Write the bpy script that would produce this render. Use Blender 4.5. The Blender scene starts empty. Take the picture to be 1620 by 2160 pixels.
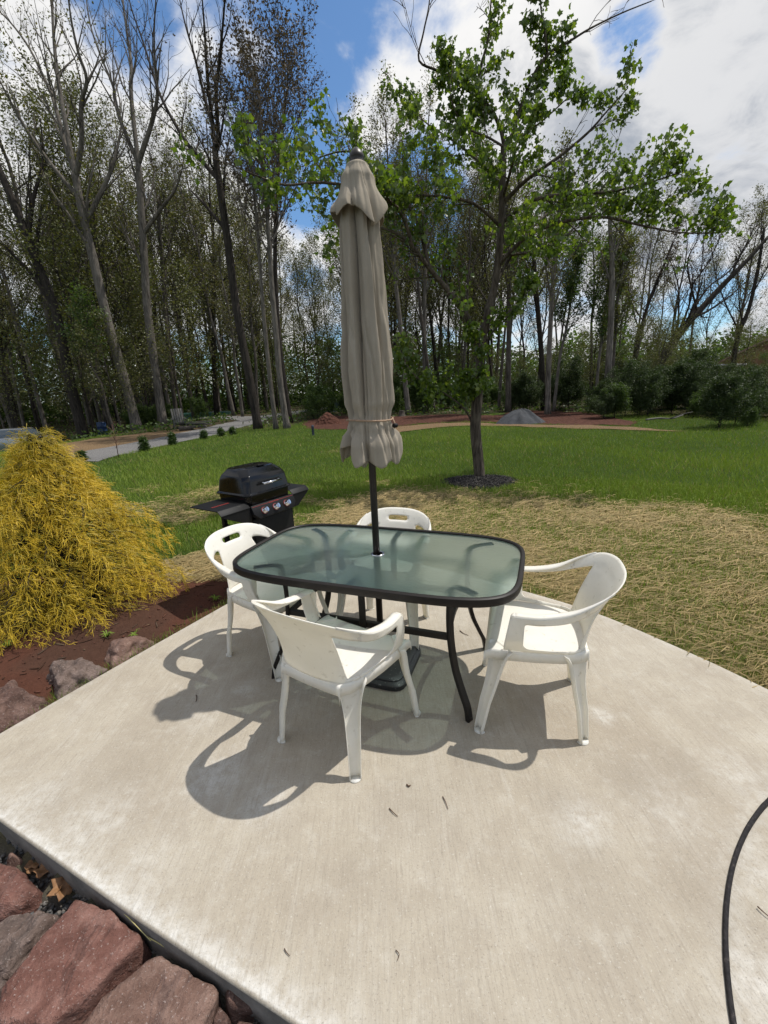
import bpy, bmesh, math, random
import numpy as np
from mathutils import Vector, Matrix, noise
from mathutils.geometry import delaunay_2d_cdt
R = math.radians
PI = math.pi
sc = bpy.context.scene
C = sc.collection

# ------------------------------------------------------------------ camera
CF, CP, CR, CH = 900.0, R(16.1134), R(2.5), 1.618
_fw = Vector((0, math.cos(CP), -math.sin(CP))); _rt = Vector((1, 0, 0)); _up = _rt.cross(_fw)
cR = _rt*math.cos(CR) - _up*math.sin(CR); cU = _up*math.cos(CR) + _rt*math.sin(CR)
cO = Vector((0, 0, CH))
cam = bpy.data.cameras.new('camera'); camo = bpy.data.objects.new('camera', cam); C.objects.link(camo)
camo.matrix_world = Matrix(((cR.x, cU.x, -_fw.x, 0), (cR.y, cU.y, -_fw.y, 0), (cR.z, cU.z, -_fw.z, CH), (0, 0, 0, 1)))
cam.sensor_fit = 'HORIZONTAL'; cam.sensor_width = 36; cam.lens = CF/1620*36
cam.clip_start = 0.05; cam.clip_end = 2000
sc.camera = camo
def ray(x, y): return _fw + cR*((x-810)/CF) - cU*((y-1080)/CF)
def G(x, y, z=0.0):                      # the spot on the level z seen at a photo point (for measuring the place)
    d = ray(x, y); return cO + d*((z-CH)/d.z)
def at(x, y, Y):                         # the spot Y metres in front seen at a photo point
    d = ray(x, y); return cO + d*(Y/d.y)

# ------------------------------------------------------------------ helpers
def props(o, label=None, cat=None, group=None, kind=None):
    if label: o['label'] = label
    if cat: o['category'] = cat
    if group: o['group'] = group
    if kind: o['kind'] = kind
    return o
def thing(name, label, cat, loc=(0, 0, 0), rotz=0.0, group=None, scale=1.0):
    o = bpy.data.objects.new(name, None); C.objects.link(o)
    o.empty_display_size = .1
    o.location = loc; o.rotation_euler = (0, 0, rotz); o.scale = (scale,)*3
    return props(o, label, cat, group)
def link(name, me, parent=None):
    o = bpy.data.objects.new(name, me); C.objects.link(o)
    if parent: o.parent = parent
    return o
def pymesh(name, vs, fs, mat=None, parent=None, smooth=True):
    me = bpy.data.meshes.new(name); me.from_pydata([tuple(v) for v in vs], [], [tuple(f) for f in fs])
    if mat: me.materials.append(mat)
    if smooth: me.polygons.foreach_set('use_smooth', [True]*len(me.polygons))
    me.update()
    return link(name, me, parent)
def npmesh(name, V, F, mat=None, attrs=None, smooth=False):
    V = np.ascontiguousarray(V, np.float32); F = np.ascontiguousarray(F, np.int32)
    me = bpy.data.meshes.new(name); n, k = F.shape
    me.vertices.add(len(V)); me.vertices.foreach_set('co', V.ravel())
    me.loops.add(n*k); me.loops.foreach_set('vertex_index', F.ravel())
    me.polygons.add(n); me.polygons.foreach_set('loop_start', np.arange(0, n*k, k, dtype=np.int32))
    me.polygons.foreach_set('loop_total', np.full(n, k, np.int32))
    if smooth: me.polygons.foreach_set('use_smooth', np.ones(n, bool))
    if mat: me.materials.append(mat)
    for a, arr in (attrs or {}).items():
        arr = np.ascontiguousarray(arr, np.float32)
        if arr.ndim == 1:
            at_ = me.attributes.new(a, 'FLOAT', 'POINT'); at_.data.foreach_set('value', arr)
        else:
            if arr.shape[1] == 3: arr = np.hstack([arr, np.ones((len(arr), 1), np.float32)])
            at_ = me.attributes.new(a, 'FLOAT_COLOR', 'POINT'); at_.data.foreach_set('color', np.ascontiguousarray(arr, np.float32).ravel())
    me.update(calc_edges=True)
    return me
def npobj(name, V, F, mat=None, attrs=None, smooth=False, parent=None):
    return link(name, npmesh(name, V, F, mat, attrs, smooth), parent)
def autosmooth(o, ang=40):
    me = o.data
    me.polygons.foreach_set('use_smooth', [True]*len(me.polygons))
    bm = bmesh.new(); bm.from_mesh(me)
    for e in bm.edges:
        e.smooth = not (len(e.link_faces) == 2 and e.calc_face_angle(0) > R(ang))
    bm.to_mesh(me); bm.free()
    return o
def bevel(o, w=.004, seg=2, ang=30):
    bm = bmesh.new(); bm.from_mesh(o.data)
    es = [e for e in bm.edges if len(e.link_faces) == 2 and e.calc_face_angle(0) > R(ang)]
    bmesh.ops.bevel(bm, geom=es, offset=w, segments=seg, affect='EDGES', profile=.5, clamp_overlap=True)
    bm.to_mesh(o.data); bm.free()
    return autosmooth(o, 35)
class MB:
    def __init__(s): s.v = []; s.f = []
    def add(s, vs, fs):
        b = len(s.v); s.v += [tuple(v) for v in vs]; s.f += [tuple(i+b for i in f) for f in fs]
    def box(s, c, d, rz=0.0, M=None):
        x, y, z = d[0]/2, d[1]/2, d[2]/2
        vs = [Vector((i*x, j*y, k*z)) for i in (-1, 1) for j in (-1, 1) for k in (-1, 1)]
        rot = M or Matrix.Rotation(rz, 3, 'Z')
        s.add([rot @ v + Vector(c) for v in vs], [(0, 1, 3, 2), (4, 6, 7, 5), (0, 4, 5, 1), (2, 3, 7, 6), (0, 2, 6, 4), (1, 5, 7, 3)])
    def tube(s, pts, rad, n=8, cap=True):
        pts = [Vector(p) for p in pts]
        if not hasattr(rad, '__len__'): rad = [rad]*len(pts)
        b = len(s.v); m = len(pts); u = None
        for i, p in enumerate(pts):
            t = (pts[min(i+1, m-1)] - pts[max(i-1, 0)])
            if t.length < 1e-9: t = Vector((0, 0, 1))
            t.normalize()
            if u is None:
                u = t.orthogonal().normalized()
            else:
                u = (u - t*u.dot(t))
                u = u.normalized() if u.length > 1e-6 else t.orthogonal().normalized()
            w = t.cross(u); r = rad[i]
            for k in range(n):
                a = 2*PI*k/n; q = p + (u*math.cos(a) + w*math.sin(a))*r
                s.v.append((q.x, q.y, q.z))
        for i in range(m-1):
            for k in range(n):
                a = b+i*n+k; c = b+i*n+(k+1) % n
                s.f.append((a, c, c+n, a+n))
        if cap:
            s.f.append(tuple(b+n-1-k for k in range(n))); s.f.append(tuple(b+(m-1)*n+k for k in range(n)))
    def sweep(s, pts, prof, ups, closed=True):
        # prof: list of (a, b) offsets per section along (side, up); ups: up vectors
        b = len(s.v); m = len(pts); pts = [Vector(p) for p in pts]; np_ = len(prof[0])
        for i, p in enumerate(pts):
            t = (pts[min(i+1, m-1)] - pts[max(i-1, 0)]).normalized()
            up = Vector(ups[i] if isinstance(ups, list) else ups); sd = t.cross(up).normalized(); up = sd.cross(t).normalized()
            for (a, c) in prof[i]:
                q = p + sd*a + up*c; s.v.append((q.x, q.y, q.z))
        for i in range(m-1):
            for k in range(np_ if closed else np_-1):
                a = b+i*np_+k; c = b+i*np_+(k+1) % np_
                s.f.append((a, c, c+np_, a+np_))
        if closed:
            s.f.append(tuple(b+np_-1-k for k in range(np_))); s.f.append(tuple(b+(m-1)*np_+k for k in range(np_)))
    def lathe(s, prof, n=24, c=(0, 0, 0)):
        b = len(s.v); m = len(prof)
        for r, z in prof:
            for k in range(n):
                a = 2*PI*k/n; s.v.append((c[0]+r*math.cos(a), c[1]+r*math.sin(a), c[2]+z))
        for i in range(m-1):
            for k in range(n):
                a = b+i*n+k; d = b+i*n+(k+1) % n
                s.f.append((a, d, d+n, a+n))
        s.f.append(tuple(b+n-1-k for k in range(n))); s.f.append(tuple(b+(m-1)*n+k for k in range(n)))
    def build(s, name, mat, parent=None, smooth=True):
        return pymesh(name, s.v, s.f, mat, parent, smooth)
def catmull(P, per=6, closed=False):
    P = [Vector(p) for p in P]; n = len(P); out = []
    for i in range(n if closed else n-1):
        if closed: a, b, c, d = P[(i-1) % n], P[i], P[(i+1) % n], P[(i+2) % n]
        else: a, b, c, d = P[max(i-1, 0)], P[i], P[i+1], P[min(i+2, n-1)]
        for k in range(per):
            t = k/per
            out.append(0.5*((2*b) + (c-a)*t + (2*a-5*b+4*c-d)*t*t + (3*b-a-3*c+d)*t**3))
    if not closed: out.append(P[-1])
    return out
def inpoly(x, y, poly):
    c = False; n = len(poly); j = n-1
    for i in range(n):
        xi, yi = poly[i][0], poly[i][1]; xj, yj = poly[j][0], poly[j][1]
        if (yi > y) != (yj > y) and x < (xj-xi)*(y-yi)/(yj-yi)+xi: c = not c
        j = i
    return c
def npinpoly(X, Y, poly):
    c = np.zeros(X.shape, bool); n = len(poly); j = n-1
    for i in range(n):
        xi, yi = poly[i][0], poly[i][1]; xj, yj = poly[j][0], poly[j][1]
        if abs(yj-yi) > 1e-12:
            c ^= ((yi > Y) != (yj > Y)) & (X < (xj-xi)*(Y-yi)/(yj-yi)+xi)
        j = i
    return c
def npdist(X, Y, poly, closed=True):
    d = np.full(X.shape, 1e9); n = len(poly)
    for i in range(n if closed else n-1):
        ax, ay = poly[i][0], poly[i][1]; bx, by = poly[(i+1) % n][0], poly[(i+1) % n][1]
        L = (bx-ax)**2+(by-ay)**2+1e-12; t = np.clip(((X-ax)*(bx-ax)+(Y-ay)*(by-ay))/L, 0, 1)
        d = np.minimum(d, np.hypot(X-ax-t*(bx-ax), Y-ay-t*(by-ay)))
    return d
def fill_grid(poly, holes, step, jitter=.2, seed=1):
    """triangulate a 2-D outline with inner grid points -> verts2d, tris, boundary loops"""
    rnd = random.Random(seed); vs = []; es = []
    loops = []
    for L in [poly]+holes:
        b = len(vs); n = len(L); vs += [Vector((p[0], p[1])) for p in L]
        es += [(b+i, b+(i+1) % n) for i in range(n)]; loops.append(list(range(b, b+n)))
    xs = [p[0] for p in poly]; ys = [p[1] for p in poly]
    PX, PY = [], []
    nx = int((max(xs)-min(xs))/step)+1; ny = int((max(ys)-min(ys))/step)+1
    gx, gy = np.meshgrid(np.arange(nx)*step+min(xs)+step/2, np.arange(ny)*step+min(ys)+step/2)
    gx = gx.ravel(); gy = gy.ravel()
    ok = npinpoly(gx, gy, poly) & (npdist(gx, gy, poly) > step*.45)
    for h in holes: ok &= ~npinpoly(gx, gy, h) & (npdist(gx, gy, h) > step*.45)
    for x, y in zip(gx[ok], gy[ok]): vs.append(Vector((x+(rnd.random()-.5)*jitter*step, y+(rnd.random()-.5)*jitter*step)))
    r = delaunay_2d_cdt(vs, es, [], 0, 1e-7)
    V, F = r[0], r[2]
    out = []
    for f in F:
        cx = sum(V[i][0] for i in f)/len(f); cy = sum(V[i][1] for i in f)/len(f)
        if inpoly(cx, cy, poly) and not any(inpoly(cx, cy, h) for h in holes): out.append(tuple(f))
    return V, out
def sst(a, b, x):
    t = np.clip((x-a)/(b-a), 0, 1); return t*t*(3-2*t)

# value noise for python side masks (numpy)
_rn = np.random.default_rng(5)
_tab = _rn.random((256, 256))
def vnoise(X, Y, s=1.0, o=3):
    out = 0; amp = 1; tot = 0
    for k in range(o):
        x = X*s*2**k+17.3*k+1000; y = Y*s*2**k+9.1*k+1000
        xi = np.floor(x).astype(int); yi = np.floor(y).astype(int); fx = x-xi; fy = y-yi
        fx = fx*fx*(3-2*fx); fy = fy*fy*(3-2*fy)
        a = _tab[xi % 256, yi % 256]; b = _tab[(xi+1) % 256, yi % 256]; c = _tab[xi % 256, (yi+1) % 256]; d = _tab[(xi+1) % 256, (yi+1) % 256]
        out = out+amp*((a*(1-fx)+b*fx)*(1-fy)+(c*(1-fx)+d*fx)*fy); tot += amp; amp *= .5
    return out/tot

# ------------------------------------------------------------------ materials
class NT:
    def __init__(s, name):
        s.m = bpy.data.materials.new(name); s.m.use_nodes = True; s.t = s.m.node_tree; s.t.nodes.clear()
        s.out = s.n('ShaderNodeOutputMaterial')
    def n(s, ty, **kw):
        nd = s.t.nodes.new(ty)
        for k, v in kw.items():
            if k.startswith('i_'): nd.inputs[k[2:].replace('_', ' ')].default_value = v
            else: setattr(nd, k, v)
        return nd
    def l(s, a, b): s.t.links.new(a, b)
    def noise(s, scale, detail=4, rough=.55, vec=None, dist=0.0):
        nd = s.n('ShaderNodeTexNoise'); nd.inputs['Scale'].default_value = scale; nd.inputs['Detail'].default_value = detail
        nd.inputs['Roughness'].default_value = rough; nd.inputs['Distortion'].default_value = dist
        if vec: s.l(vec, nd.inputs['Vector'])
        return nd.outputs['Fac']
    def ramp(s, fac, stops):
        nd = s.n('ShaderNodeValToRGB'); e = nd.color_ramp.elements
        while len(e) < len(stops): e.new(.5)
        for k, (p, c) in enumerate(stops):
            e[k].position = p; e[k].color = (c, c, c, 1) if not hasattr(c, '__len__') else (*c[:3], 1)
        s.l(fac, nd.inputs['Fac']); return nd.outputs['Color']
    def mix(s, fac, a, b, mode='MIX'):
        nd = s.n('ShaderNodeMix', data_type='RGBA', blend_type=mode)
        for k, v in ((0, fac), (6, a), (7, b)):
            if hasattr(v, 'is_linked'): s.l(v, nd.inputs[k])
            elif hasattr(v, '__len__'): nd.inputs[k].default_value = (*v[:3], 1)
            else: nd.inputs[k].default_value = v
        return nd.outputs[2]
    def math(s, op, a, b=0.0):
        nd = s.n('ShaderNodeMath', operation=op)
        for k, v in ((0, a), (1, b)):
            if hasattr(v, 'is_linked'): s.l(v, nd.inputs[k])
            else: nd.inputs[k].default_value = v
        return nd.outputs[0]
    def attr(s, name, col=False):
        nd = s.n('ShaderNodeAttribute', attribute_name=name); return nd.outputs['Color' if col else 'Fac']
    def obj(s): return s.n('ShaderNodeTexCoord').outputs['Object']
    def mapping(s, vec, scale=(1, 1, 1), rot=(0, 0, 0)):
        nd = s.n('ShaderNodeMapping'); nd.inputs['Scale'].default_value = scale; nd.inputs['Rotation'].default_value = rot
        s.l(vec, nd.inputs['Vector']); return nd.outputs[0]
    def bump(s, h, strength=.3, dist=.01, prev=None):
        nd = s.n('ShaderNodeBump'); nd.inputs['Strength'].default_value = strength; nd.inputs['Distance'].default_value = dist
        s.l(h, nd.inputs['Height'])
        if prev: s.l(prev, nd.inputs['Normal'])
        return nd.outputs[0]
    def pbsdf(s, col, rough=.5, normal=None, metal=0.0, spec=.5, coat=0.0):
        nd = s.n('ShaderNodeBsdfPrincipled')
        for k, v in (('Base Color', col), ('Roughness', rough), ('Metallic', metal), ('Specular IOR Level', spec), ('Coat Weight', coat)):
            if hasattr(v, 'is_linked'): s.l(v, nd.inputs[k])
            elif hasattr(v, '__len__'): nd.inputs[k].default_value = (*v[:3], 1)
            else: nd.inputs[k].default_value = v
        if normal: s.l(normal, nd.inputs['Normal'])
        s.l(nd.outputs[0], s.out.inputs[0]); return nd
def simple(name, col, rough=.5, metal=0.0, var=.15, vscale=8, bscale=60, bstr=.1, bdist=.002, spec=.5, coat=0.0):
    t = NT(name); o = t.obj()
    nz = t.noise(vscale, 5, .6, o)
    dark = tuple(c*(1-var) for c in col); lite = tuple(min(1, c*(1+var)) for c in col)
    c = t.ramp(nz, [(.3, dark), (.7, lite)])
    b = t.bump(t.noise(bscale, 3, .5, o), bstr, bdist)
    t.pbsdf(c, rough, b, metal, spec, coat)
    return t.m
def leafmat(name, cols, trans=.4, rough=.55):
    """cols: stops along the per-leaf tint"""
    t = NT(name); c = t.ramp(t.attr('tint'), cols)
    d = t.n('ShaderNodeBsdfDiffuse'); tr = t.n('ShaderNodeBsdfTranslucent'); g = t.n('ShaderNodeBsdfGlossy'); g.inputs['Roughness'].default_value = rough
    t.l(c, d.inputs[0]); t.l(t.mix(1.0, c, (1.15, 1.2, .7), 'MULTIPLY'), tr.inputs[0])
    m = t.n('ShaderNodeMixShader'); m.inputs[0].default_value = trans; t.l(d.outputs[0], m.inputs[1]); t.l(tr.outputs[0], m.inputs[2])
    m2 = t.n('ShaderNodeMixShader'); m2.inputs[0].default_value = .04; t.l(m.outputs[0], m2.inputs[1]); t.l(g.outputs[0], m2.inputs[2])
    t.l(m2.outputs[0], t.out.inputs[0]); return t.m
def barkmat(name, dark, lite, scale=1.0):
    t = NT(name); o = t.obj()
    st = t.mapping(o, (14*scale, 14*scale, 2.2*scale))
    nz = t.noise(1.0, 6, .65, st, .6); big = t.noise(.7, 3, .5, o)
    c = t.ramp(nz, [(.36, dark), (.62, lite)])
    c = t.mix(t.ramp(big, [(.45, 0.0), (.7, .45)]), c, tuple(x*1.25 for x in lite))
    t.pbsdf(c, .9, t.bump(nz, .9, .03), spec=.15)
    return t.m

M = {}
M['bark_grey'] = barkmat('bark_grey', (.05, .044, .037), (.165, .146, .124))
M['bark_dark'] = barkmat('bark_dark', (.014, .012, .010), (.048, .04, .033))
M['bark_mid'] = barkmat('bark_mid', (.032, .028, .023), (.105, .09, .074))
M['bark_maple'] = barkmat('bark_maple', (.022, .017, .013), (.12, .098, .076), 1.6)
M['leaf_spring'] = leafmat('leaf_spring', [(0, (.06, .07, .018)), (.5, (.115, .12, .03)), (1, (.17, .13, .045))], .4)
M['leaf_under'] = leafmat('leaf_under', [(0, (.03, .06, .008)), (.6, (.065, .115, .015)), (1, (.12, .165, .025))], .5)
M['leaf_bush'] = leafmat('leaf_bush', [(0, (.016, .032, .006)), (.6, (.035, .062, .010)), (1, (.07, .095, .016))], .35)
M['leaf_olive'] = leafmat('leaf_olive', [(0, (.055, .065, .014)), (.6, (.105, .115, .026)), (1, (.145, .125, .035))], .4)
M['leaf_maple'] = leafmat('leaf_maple', [(0, (.05, .088, .010)), (.6, (.105, .165, .018)), (1, (.22, .27, .034))], .55, .4)
M['leaf_bud'] = leafmat('leaf_bud', [(0, (.05, .036, .022)), (1, (.10, .07, .042))], .25)
M['grass'] = None

def tinted(name, stops, rough=.8, trans=.25):
    return leafmat(name, stops, trans, rough)
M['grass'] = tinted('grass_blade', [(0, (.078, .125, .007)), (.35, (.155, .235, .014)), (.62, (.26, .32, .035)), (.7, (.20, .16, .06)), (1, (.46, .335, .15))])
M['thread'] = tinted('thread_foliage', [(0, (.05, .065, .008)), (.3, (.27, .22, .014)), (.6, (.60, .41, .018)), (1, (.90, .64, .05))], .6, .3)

# plastic (weathered white resin)
t = NT('white_resin'); o = t.obj()
nz = t.noise(5, 5, .6, o); fine = t.noise(160, 3, .5, o); sp = t.noise(38, 2, .5, o)
c = t.ramp(nz, [(.3, (.84, .825, .765)), (.7, (.91, .90, .86))])
c = t.mix(t.ramp(sp, [(.64, 0.0), (.76, .40)]), c, (.46, .43, .34)); c = t.mix(t.ramp(t.noise(2.2, 6, .7, o, .8), [(.5, 0.0), (.72, .35)]), c, (.66, .62, .50))
pb = t.pbsdf(c, .45, t.bump(fine, .12, .001), spec=.35)
tr_ = t.n('ShaderNodeBsdfTranslucent'); t.l(t.mix(1.0, c, (1.0, .93, .76), 'MULTIPLY'), tr_.inputs[0])
mx_ = t.n('ShaderNodeMixShader'); mx_.inputs[0].default_value = .33; t.l(pb.outputs[0], mx_.inputs[1]); t.l(tr_.outputs[0], mx_.inputs[2]); t.l(mx_.outputs[0], t.out.inputs[0])
M['resin'] = t.m
M['table_metal'] = simple('brown_powder_coat', (.011, .0085, .007), .5, 0, .25, 20, 300, .15, .001, .3)
M['pole_metal'] = simple('bronze_pole', (.020, .015, .012), .42, .2, .2, 12, 200, .1, .001)
M['black_enamel'] = simple('black_enamel', (.004, .004, .0045), .14, 0, .2, 8, 30, .02, .001, .35)
M['black_matte'] = simple('black_matte_paint', (.006, .006, .0065), .55, 0, .25, 10, 220, .2, .001, .22)
M['chrome'] = simple('chrome', (.65, .65, .66), .16, 1.0, .1)
M['red_print'] = simple('red_print', (.22, .016, .012), .5)
M['white_print'] = simple('white_print', (.6, .6, .6), .5)
M['steel'] = simple('galvanised_steel', (.35, .35, .36), .35, .9)
M['base_resin'] = simple('black_weight_resin', (.022, .022, .023), .55, 0, .35, 12, 60, .3, .003)
# ------------------------------------------------------------------ light and sky
SUN = Vector((.46, .13, 1.0)).normalized()
el = math.asin(SUN.z); az = math.atan2(SUN.x, SUN.y)
w = bpy.data.worlds.new('World'); sc.world = w; w.use_nodes = True
nt = w.node_tree; nt.nodes.clear()
def wn(ty, **kw):
    nd = nt.nodes.new(ty)
    for k, v in kw.items(): setattr(nd, k, v)
    return nd
wo = wn('ShaderNodeOutputWorld'); bg = wn('ShaderNodeBackground'); nt.links.new(bg.outputs[0], wo.inputs[0])
sky = wn('ShaderNodeTexSky', sky_type='NISHITA'); sky.sun_disc = False; sky.sun_elevation = el; sky.sun_rotation = az
sky.air_density = 1.0; sky.dust_density = .6; sky.ozone_density = 2.5
tc = wn('ShaderNodeTexCoord'); sep = wn('ShaderNodeSeparateXYZ'); nt.links.new(tc.outputs['Generated'], sep.inputs[0])
def wm(op, a, b=0.0, c=None):
    nd = wn('ShaderNodeMath', operation=op)
    for k, v in enumerate((a, b) if c is None else (a, b, c)):
        if hasattr(v, 'is_linked'): nt.links.new(v, nd.inputs[k])
        else: nd.inputs[k].default_value = v
    return nd.outputs[0]
def wsm(x, a, b):
    nd = wn('ShaderNodeMapRange', interpolation_type='SMOOTHSTEP'); nt.links.new(x, nd.inputs[0])
    nd.inputs[1].default_value = a; nd.inputs[2].default_value = b; nd.inputs[3].default_value = 0; nd.inputs[4].default_value = 1
    return nd.outputs[0]
zc = wm('ADD', wm('MAXIMUM', sep.outputs[2], 0.0), .42)
cmb = wn('ShaderNodeCombineXYZ')
nt.links.new(wm('DIVIDE', sep.outputs[0], zc), cmb.inputs[0]); nt.links.new(wm('DIVIDE', sep.outputs[1], zc), cmb.inputs[1])
def wnoise(scale, det, rough, dist, loc):
    mp = wn('ShaderNodeMapping'); mp.inputs['Location'].default_value = loc; nt.links.new(cmb.outputs[0], mp.inputs[0])
    nd = wn('ShaderNodeTexNoise'); nd.inputs['Scale'].default_value = scale; nd.inputs['Detail'].default_value = det
    nd.inputs['Roughness'].default_value = rough; nd.inputs['Distortion'].default_value = dist
    nt.links.new(mp.outputs[0], nd.inputs[0]); return nd.outputs[0]
n1 = wnoise(2.9, 9, .58, .5, (3.1, 7.7, 0)); n2 = wnoise(1.8, 6, .55, .2, (8.3, 1.4, 2)); n3 = wnoise(7.5, 8, .62, .5, (1, 2, 5))
def lobe(px, py, r0, r1):                # 1 inside r0 degrees of a sky direction, 0 outside r1
    d = ray(px, py).normalized(); dp = wn('ShaderNodeVectorMath', operation='DOT_PRODUCT')
    nt.links.new(tc.outputs['Generated'], dp.inputs[0]); dp.inputs[1].default_value = d
    return wsm(dp.outputs['Value'], math.cos(R(r1)), math.cos(R(r0)))
cov = wm('ADD', wm('MULTIPLY', wm('SUBTRACT', n1, .5), 2.5), .66)
cov = wm('ADD', cov, wm('MULTIPLY', wm('SUBTRACT', n3, .5), .75))
for (px, py, a, b, s) in ((630, 130, 1, 9, -.55), (640, 330, 1, 8, -.45), (345, 110, 1, 8, -.4), (250, 60, 1, 6, -.3), (1330, 105, .5, 4, -.6), (60, 190, 1, 6, -.3), (910, 430, 1, 9, -.6), (470, 250, 1, 5, -.3),
                          (1450, 620, 1, 7, -.62), (1180, 690, 1, 6, -.3), (1500, 250, 10, 32, .42), (480, 310, 3, 10, .34), (450, 60, 2, 7, .12), (120, 120, 3, 12, .1), (770, 230, 1, 5, .25), (700, 60, .5, 3, .3), (1000, 150, 3, 14, .22), (250, 330, 4, 12, .3), (480, 560, 3, 10, .2), (120, 420, 5, 15, .2)):
    cov = wm('ADD', cov, wm('MULTIPLY', lobe(px, py, a, b), s))
den = wsm(cov, .38, .92)
# white tops, grey undersides
shade = wm('ADD', wm('MULTIPLY', wm('SUBTRACT', n2, .5), 2.4), wm('MULTIPLY', wm('SUBTRACT', n3, .5), 1.9))
greyness = wm('ADD', wsm(shade, -.2, .6), 0.0)
greyness = wm('MULTIPLY', greyness, wsm(cov, .7, 1.3))
greyness = wm('MINIMUM', wm('ADD', wm('MULTIPLY', greyness, .68), wm('MULTIPLY', lobe(1580, 380, 4, 24), .34)), 1.0)
cr = wn('ShaderNodeValToRGB'); nt.links.new(greyness, cr.inputs[0])
cr.color_ramp.elements[0].color = (9.6, 9.5, 9.4, 1); cr.color_ramp.elements[1].color = (3.7, 4.1, 4.8, 1)
mx = wn('ShaderNodeMix', data_type='RGBA'); nt.links.new(den, mx.inputs[0])
gn = wn('ShaderNodeMix', data_type='RGBA', blend_type='MULTIPLY'); gn.inputs[0].default_value = 1; gn.inputs[7].default_value = (1.02, 1.30, 1.48, 1)
nt.links.new(sky.outputs[0], gn.inputs[6])
nt.links.new(gn.outputs[2], mx.inputs[6]); nt.links.new(cr.outputs[0], mx.inputs[7])
nt.links.new(mx.outputs[2], bg.inputs[0]); bg.inputs[1].default_value = .10
sl = bpy.data.lights.new('sun', 'SUN'); sl.energy = 4.45; sl.angle = R(.53); sl.color = (1.0, .955, .88)
so = bpy.data.objects.new('sun', sl); C.objects.link(so)
so.rotation_euler = (-SUN).to_track_quat('-Z', 'Y').to_euler(); so.location = SUN*50
sc.view_settings.view_transform = 'Standard'; sc.view_settings.look = 'None'; sc.view_settings.exposure = 0.0; sc.view_settings.gamma = 1
sc.cycles.max_bounces = 6; sc.cycles.transparent_max_bounces = 8; sc.cycles.transmission_bounces = 6
sc.cycles.caustics_reflective = False; sc.cycles.caustics_refractive = False
sc.cycles.use_denoising = True

# ------------------------------------------------------------------ patio layout (metres, z = 0 is the slab top)
LZ = -.045                                   # level of the lawn
def g2(px, py, z=0.0):
    p = G(px, py, z); return (p.x, p.y)
s0, s1, s2 = g2(0, 1548), g2(230, 1415), g2(490, 1268)
b0, b1, b2 = g2(0, 1722), g2(300, 1935), g2(640, 2160)
r1, r2, r3, r4 = g2(1080, 1240), g2(1250, 1291), g2(1450, 1375), g2(1620, 1455)
corner = (-2.137, 1.598)
apex = [(-1.05, 3.58), (-.9, 3.82), (-.66, 3.97), (-.36, 4.0), (-.05, 3.93), (.3, 3.76), (.65, 3.5)]
arc = [g2(*p) for p in ((1620, 1690), (1560, 1790), (1533, 1900), (1528, 2000), (1548, 2160))]
A = np.array([[2*x, 2*y, 1] for x, y in arc]); bb = np.array([x*x+y*y for x, y in arc])
cx_, cy_, k_ = np.linalg.lstsq(A, bb, rcond=None)[0]; rad_ = math.sqrt(k_+cx_**2+cy_**2)
def circ(r, a0, a1, n): return [(cx_+r*math.cos(a0+(a1-a0)*i/n), cy_+r*math.sin(a0+(a1-a0)*i/n)) for i in range(n+1)]
aT = math.atan2(arc[0][1]-cy_, arc[0][0]-cx_); aB = math.atan2(arc[-1][1]-cy_, arc[-1][0]-cx_)
if aB < 0: aB += 2*PI
dT, dB = aT-R(45), aB+R(25)
mid = catmull([(*p, 0) for p in [s0, s1, s2]+apex+[r1, r2, r3, r4]], 6)
arcpts = circ(rad_+.008, dT, dB, 40)
e_top = arcpts[0]
bdir = Vector((b2[0]-b0[0], b2[1]-b0[1])).normalized()
bl_end = (b2[0]+bdir.x*.9, b2[1]+bdir.y*.9)
slab = [corner]+[(p.x, p.y) for p in mid]+[(2.45, 1.0), (e_top[0]+.25, e_top[1])]+arcpts+[bl_end, b2, b1, b0]
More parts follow.
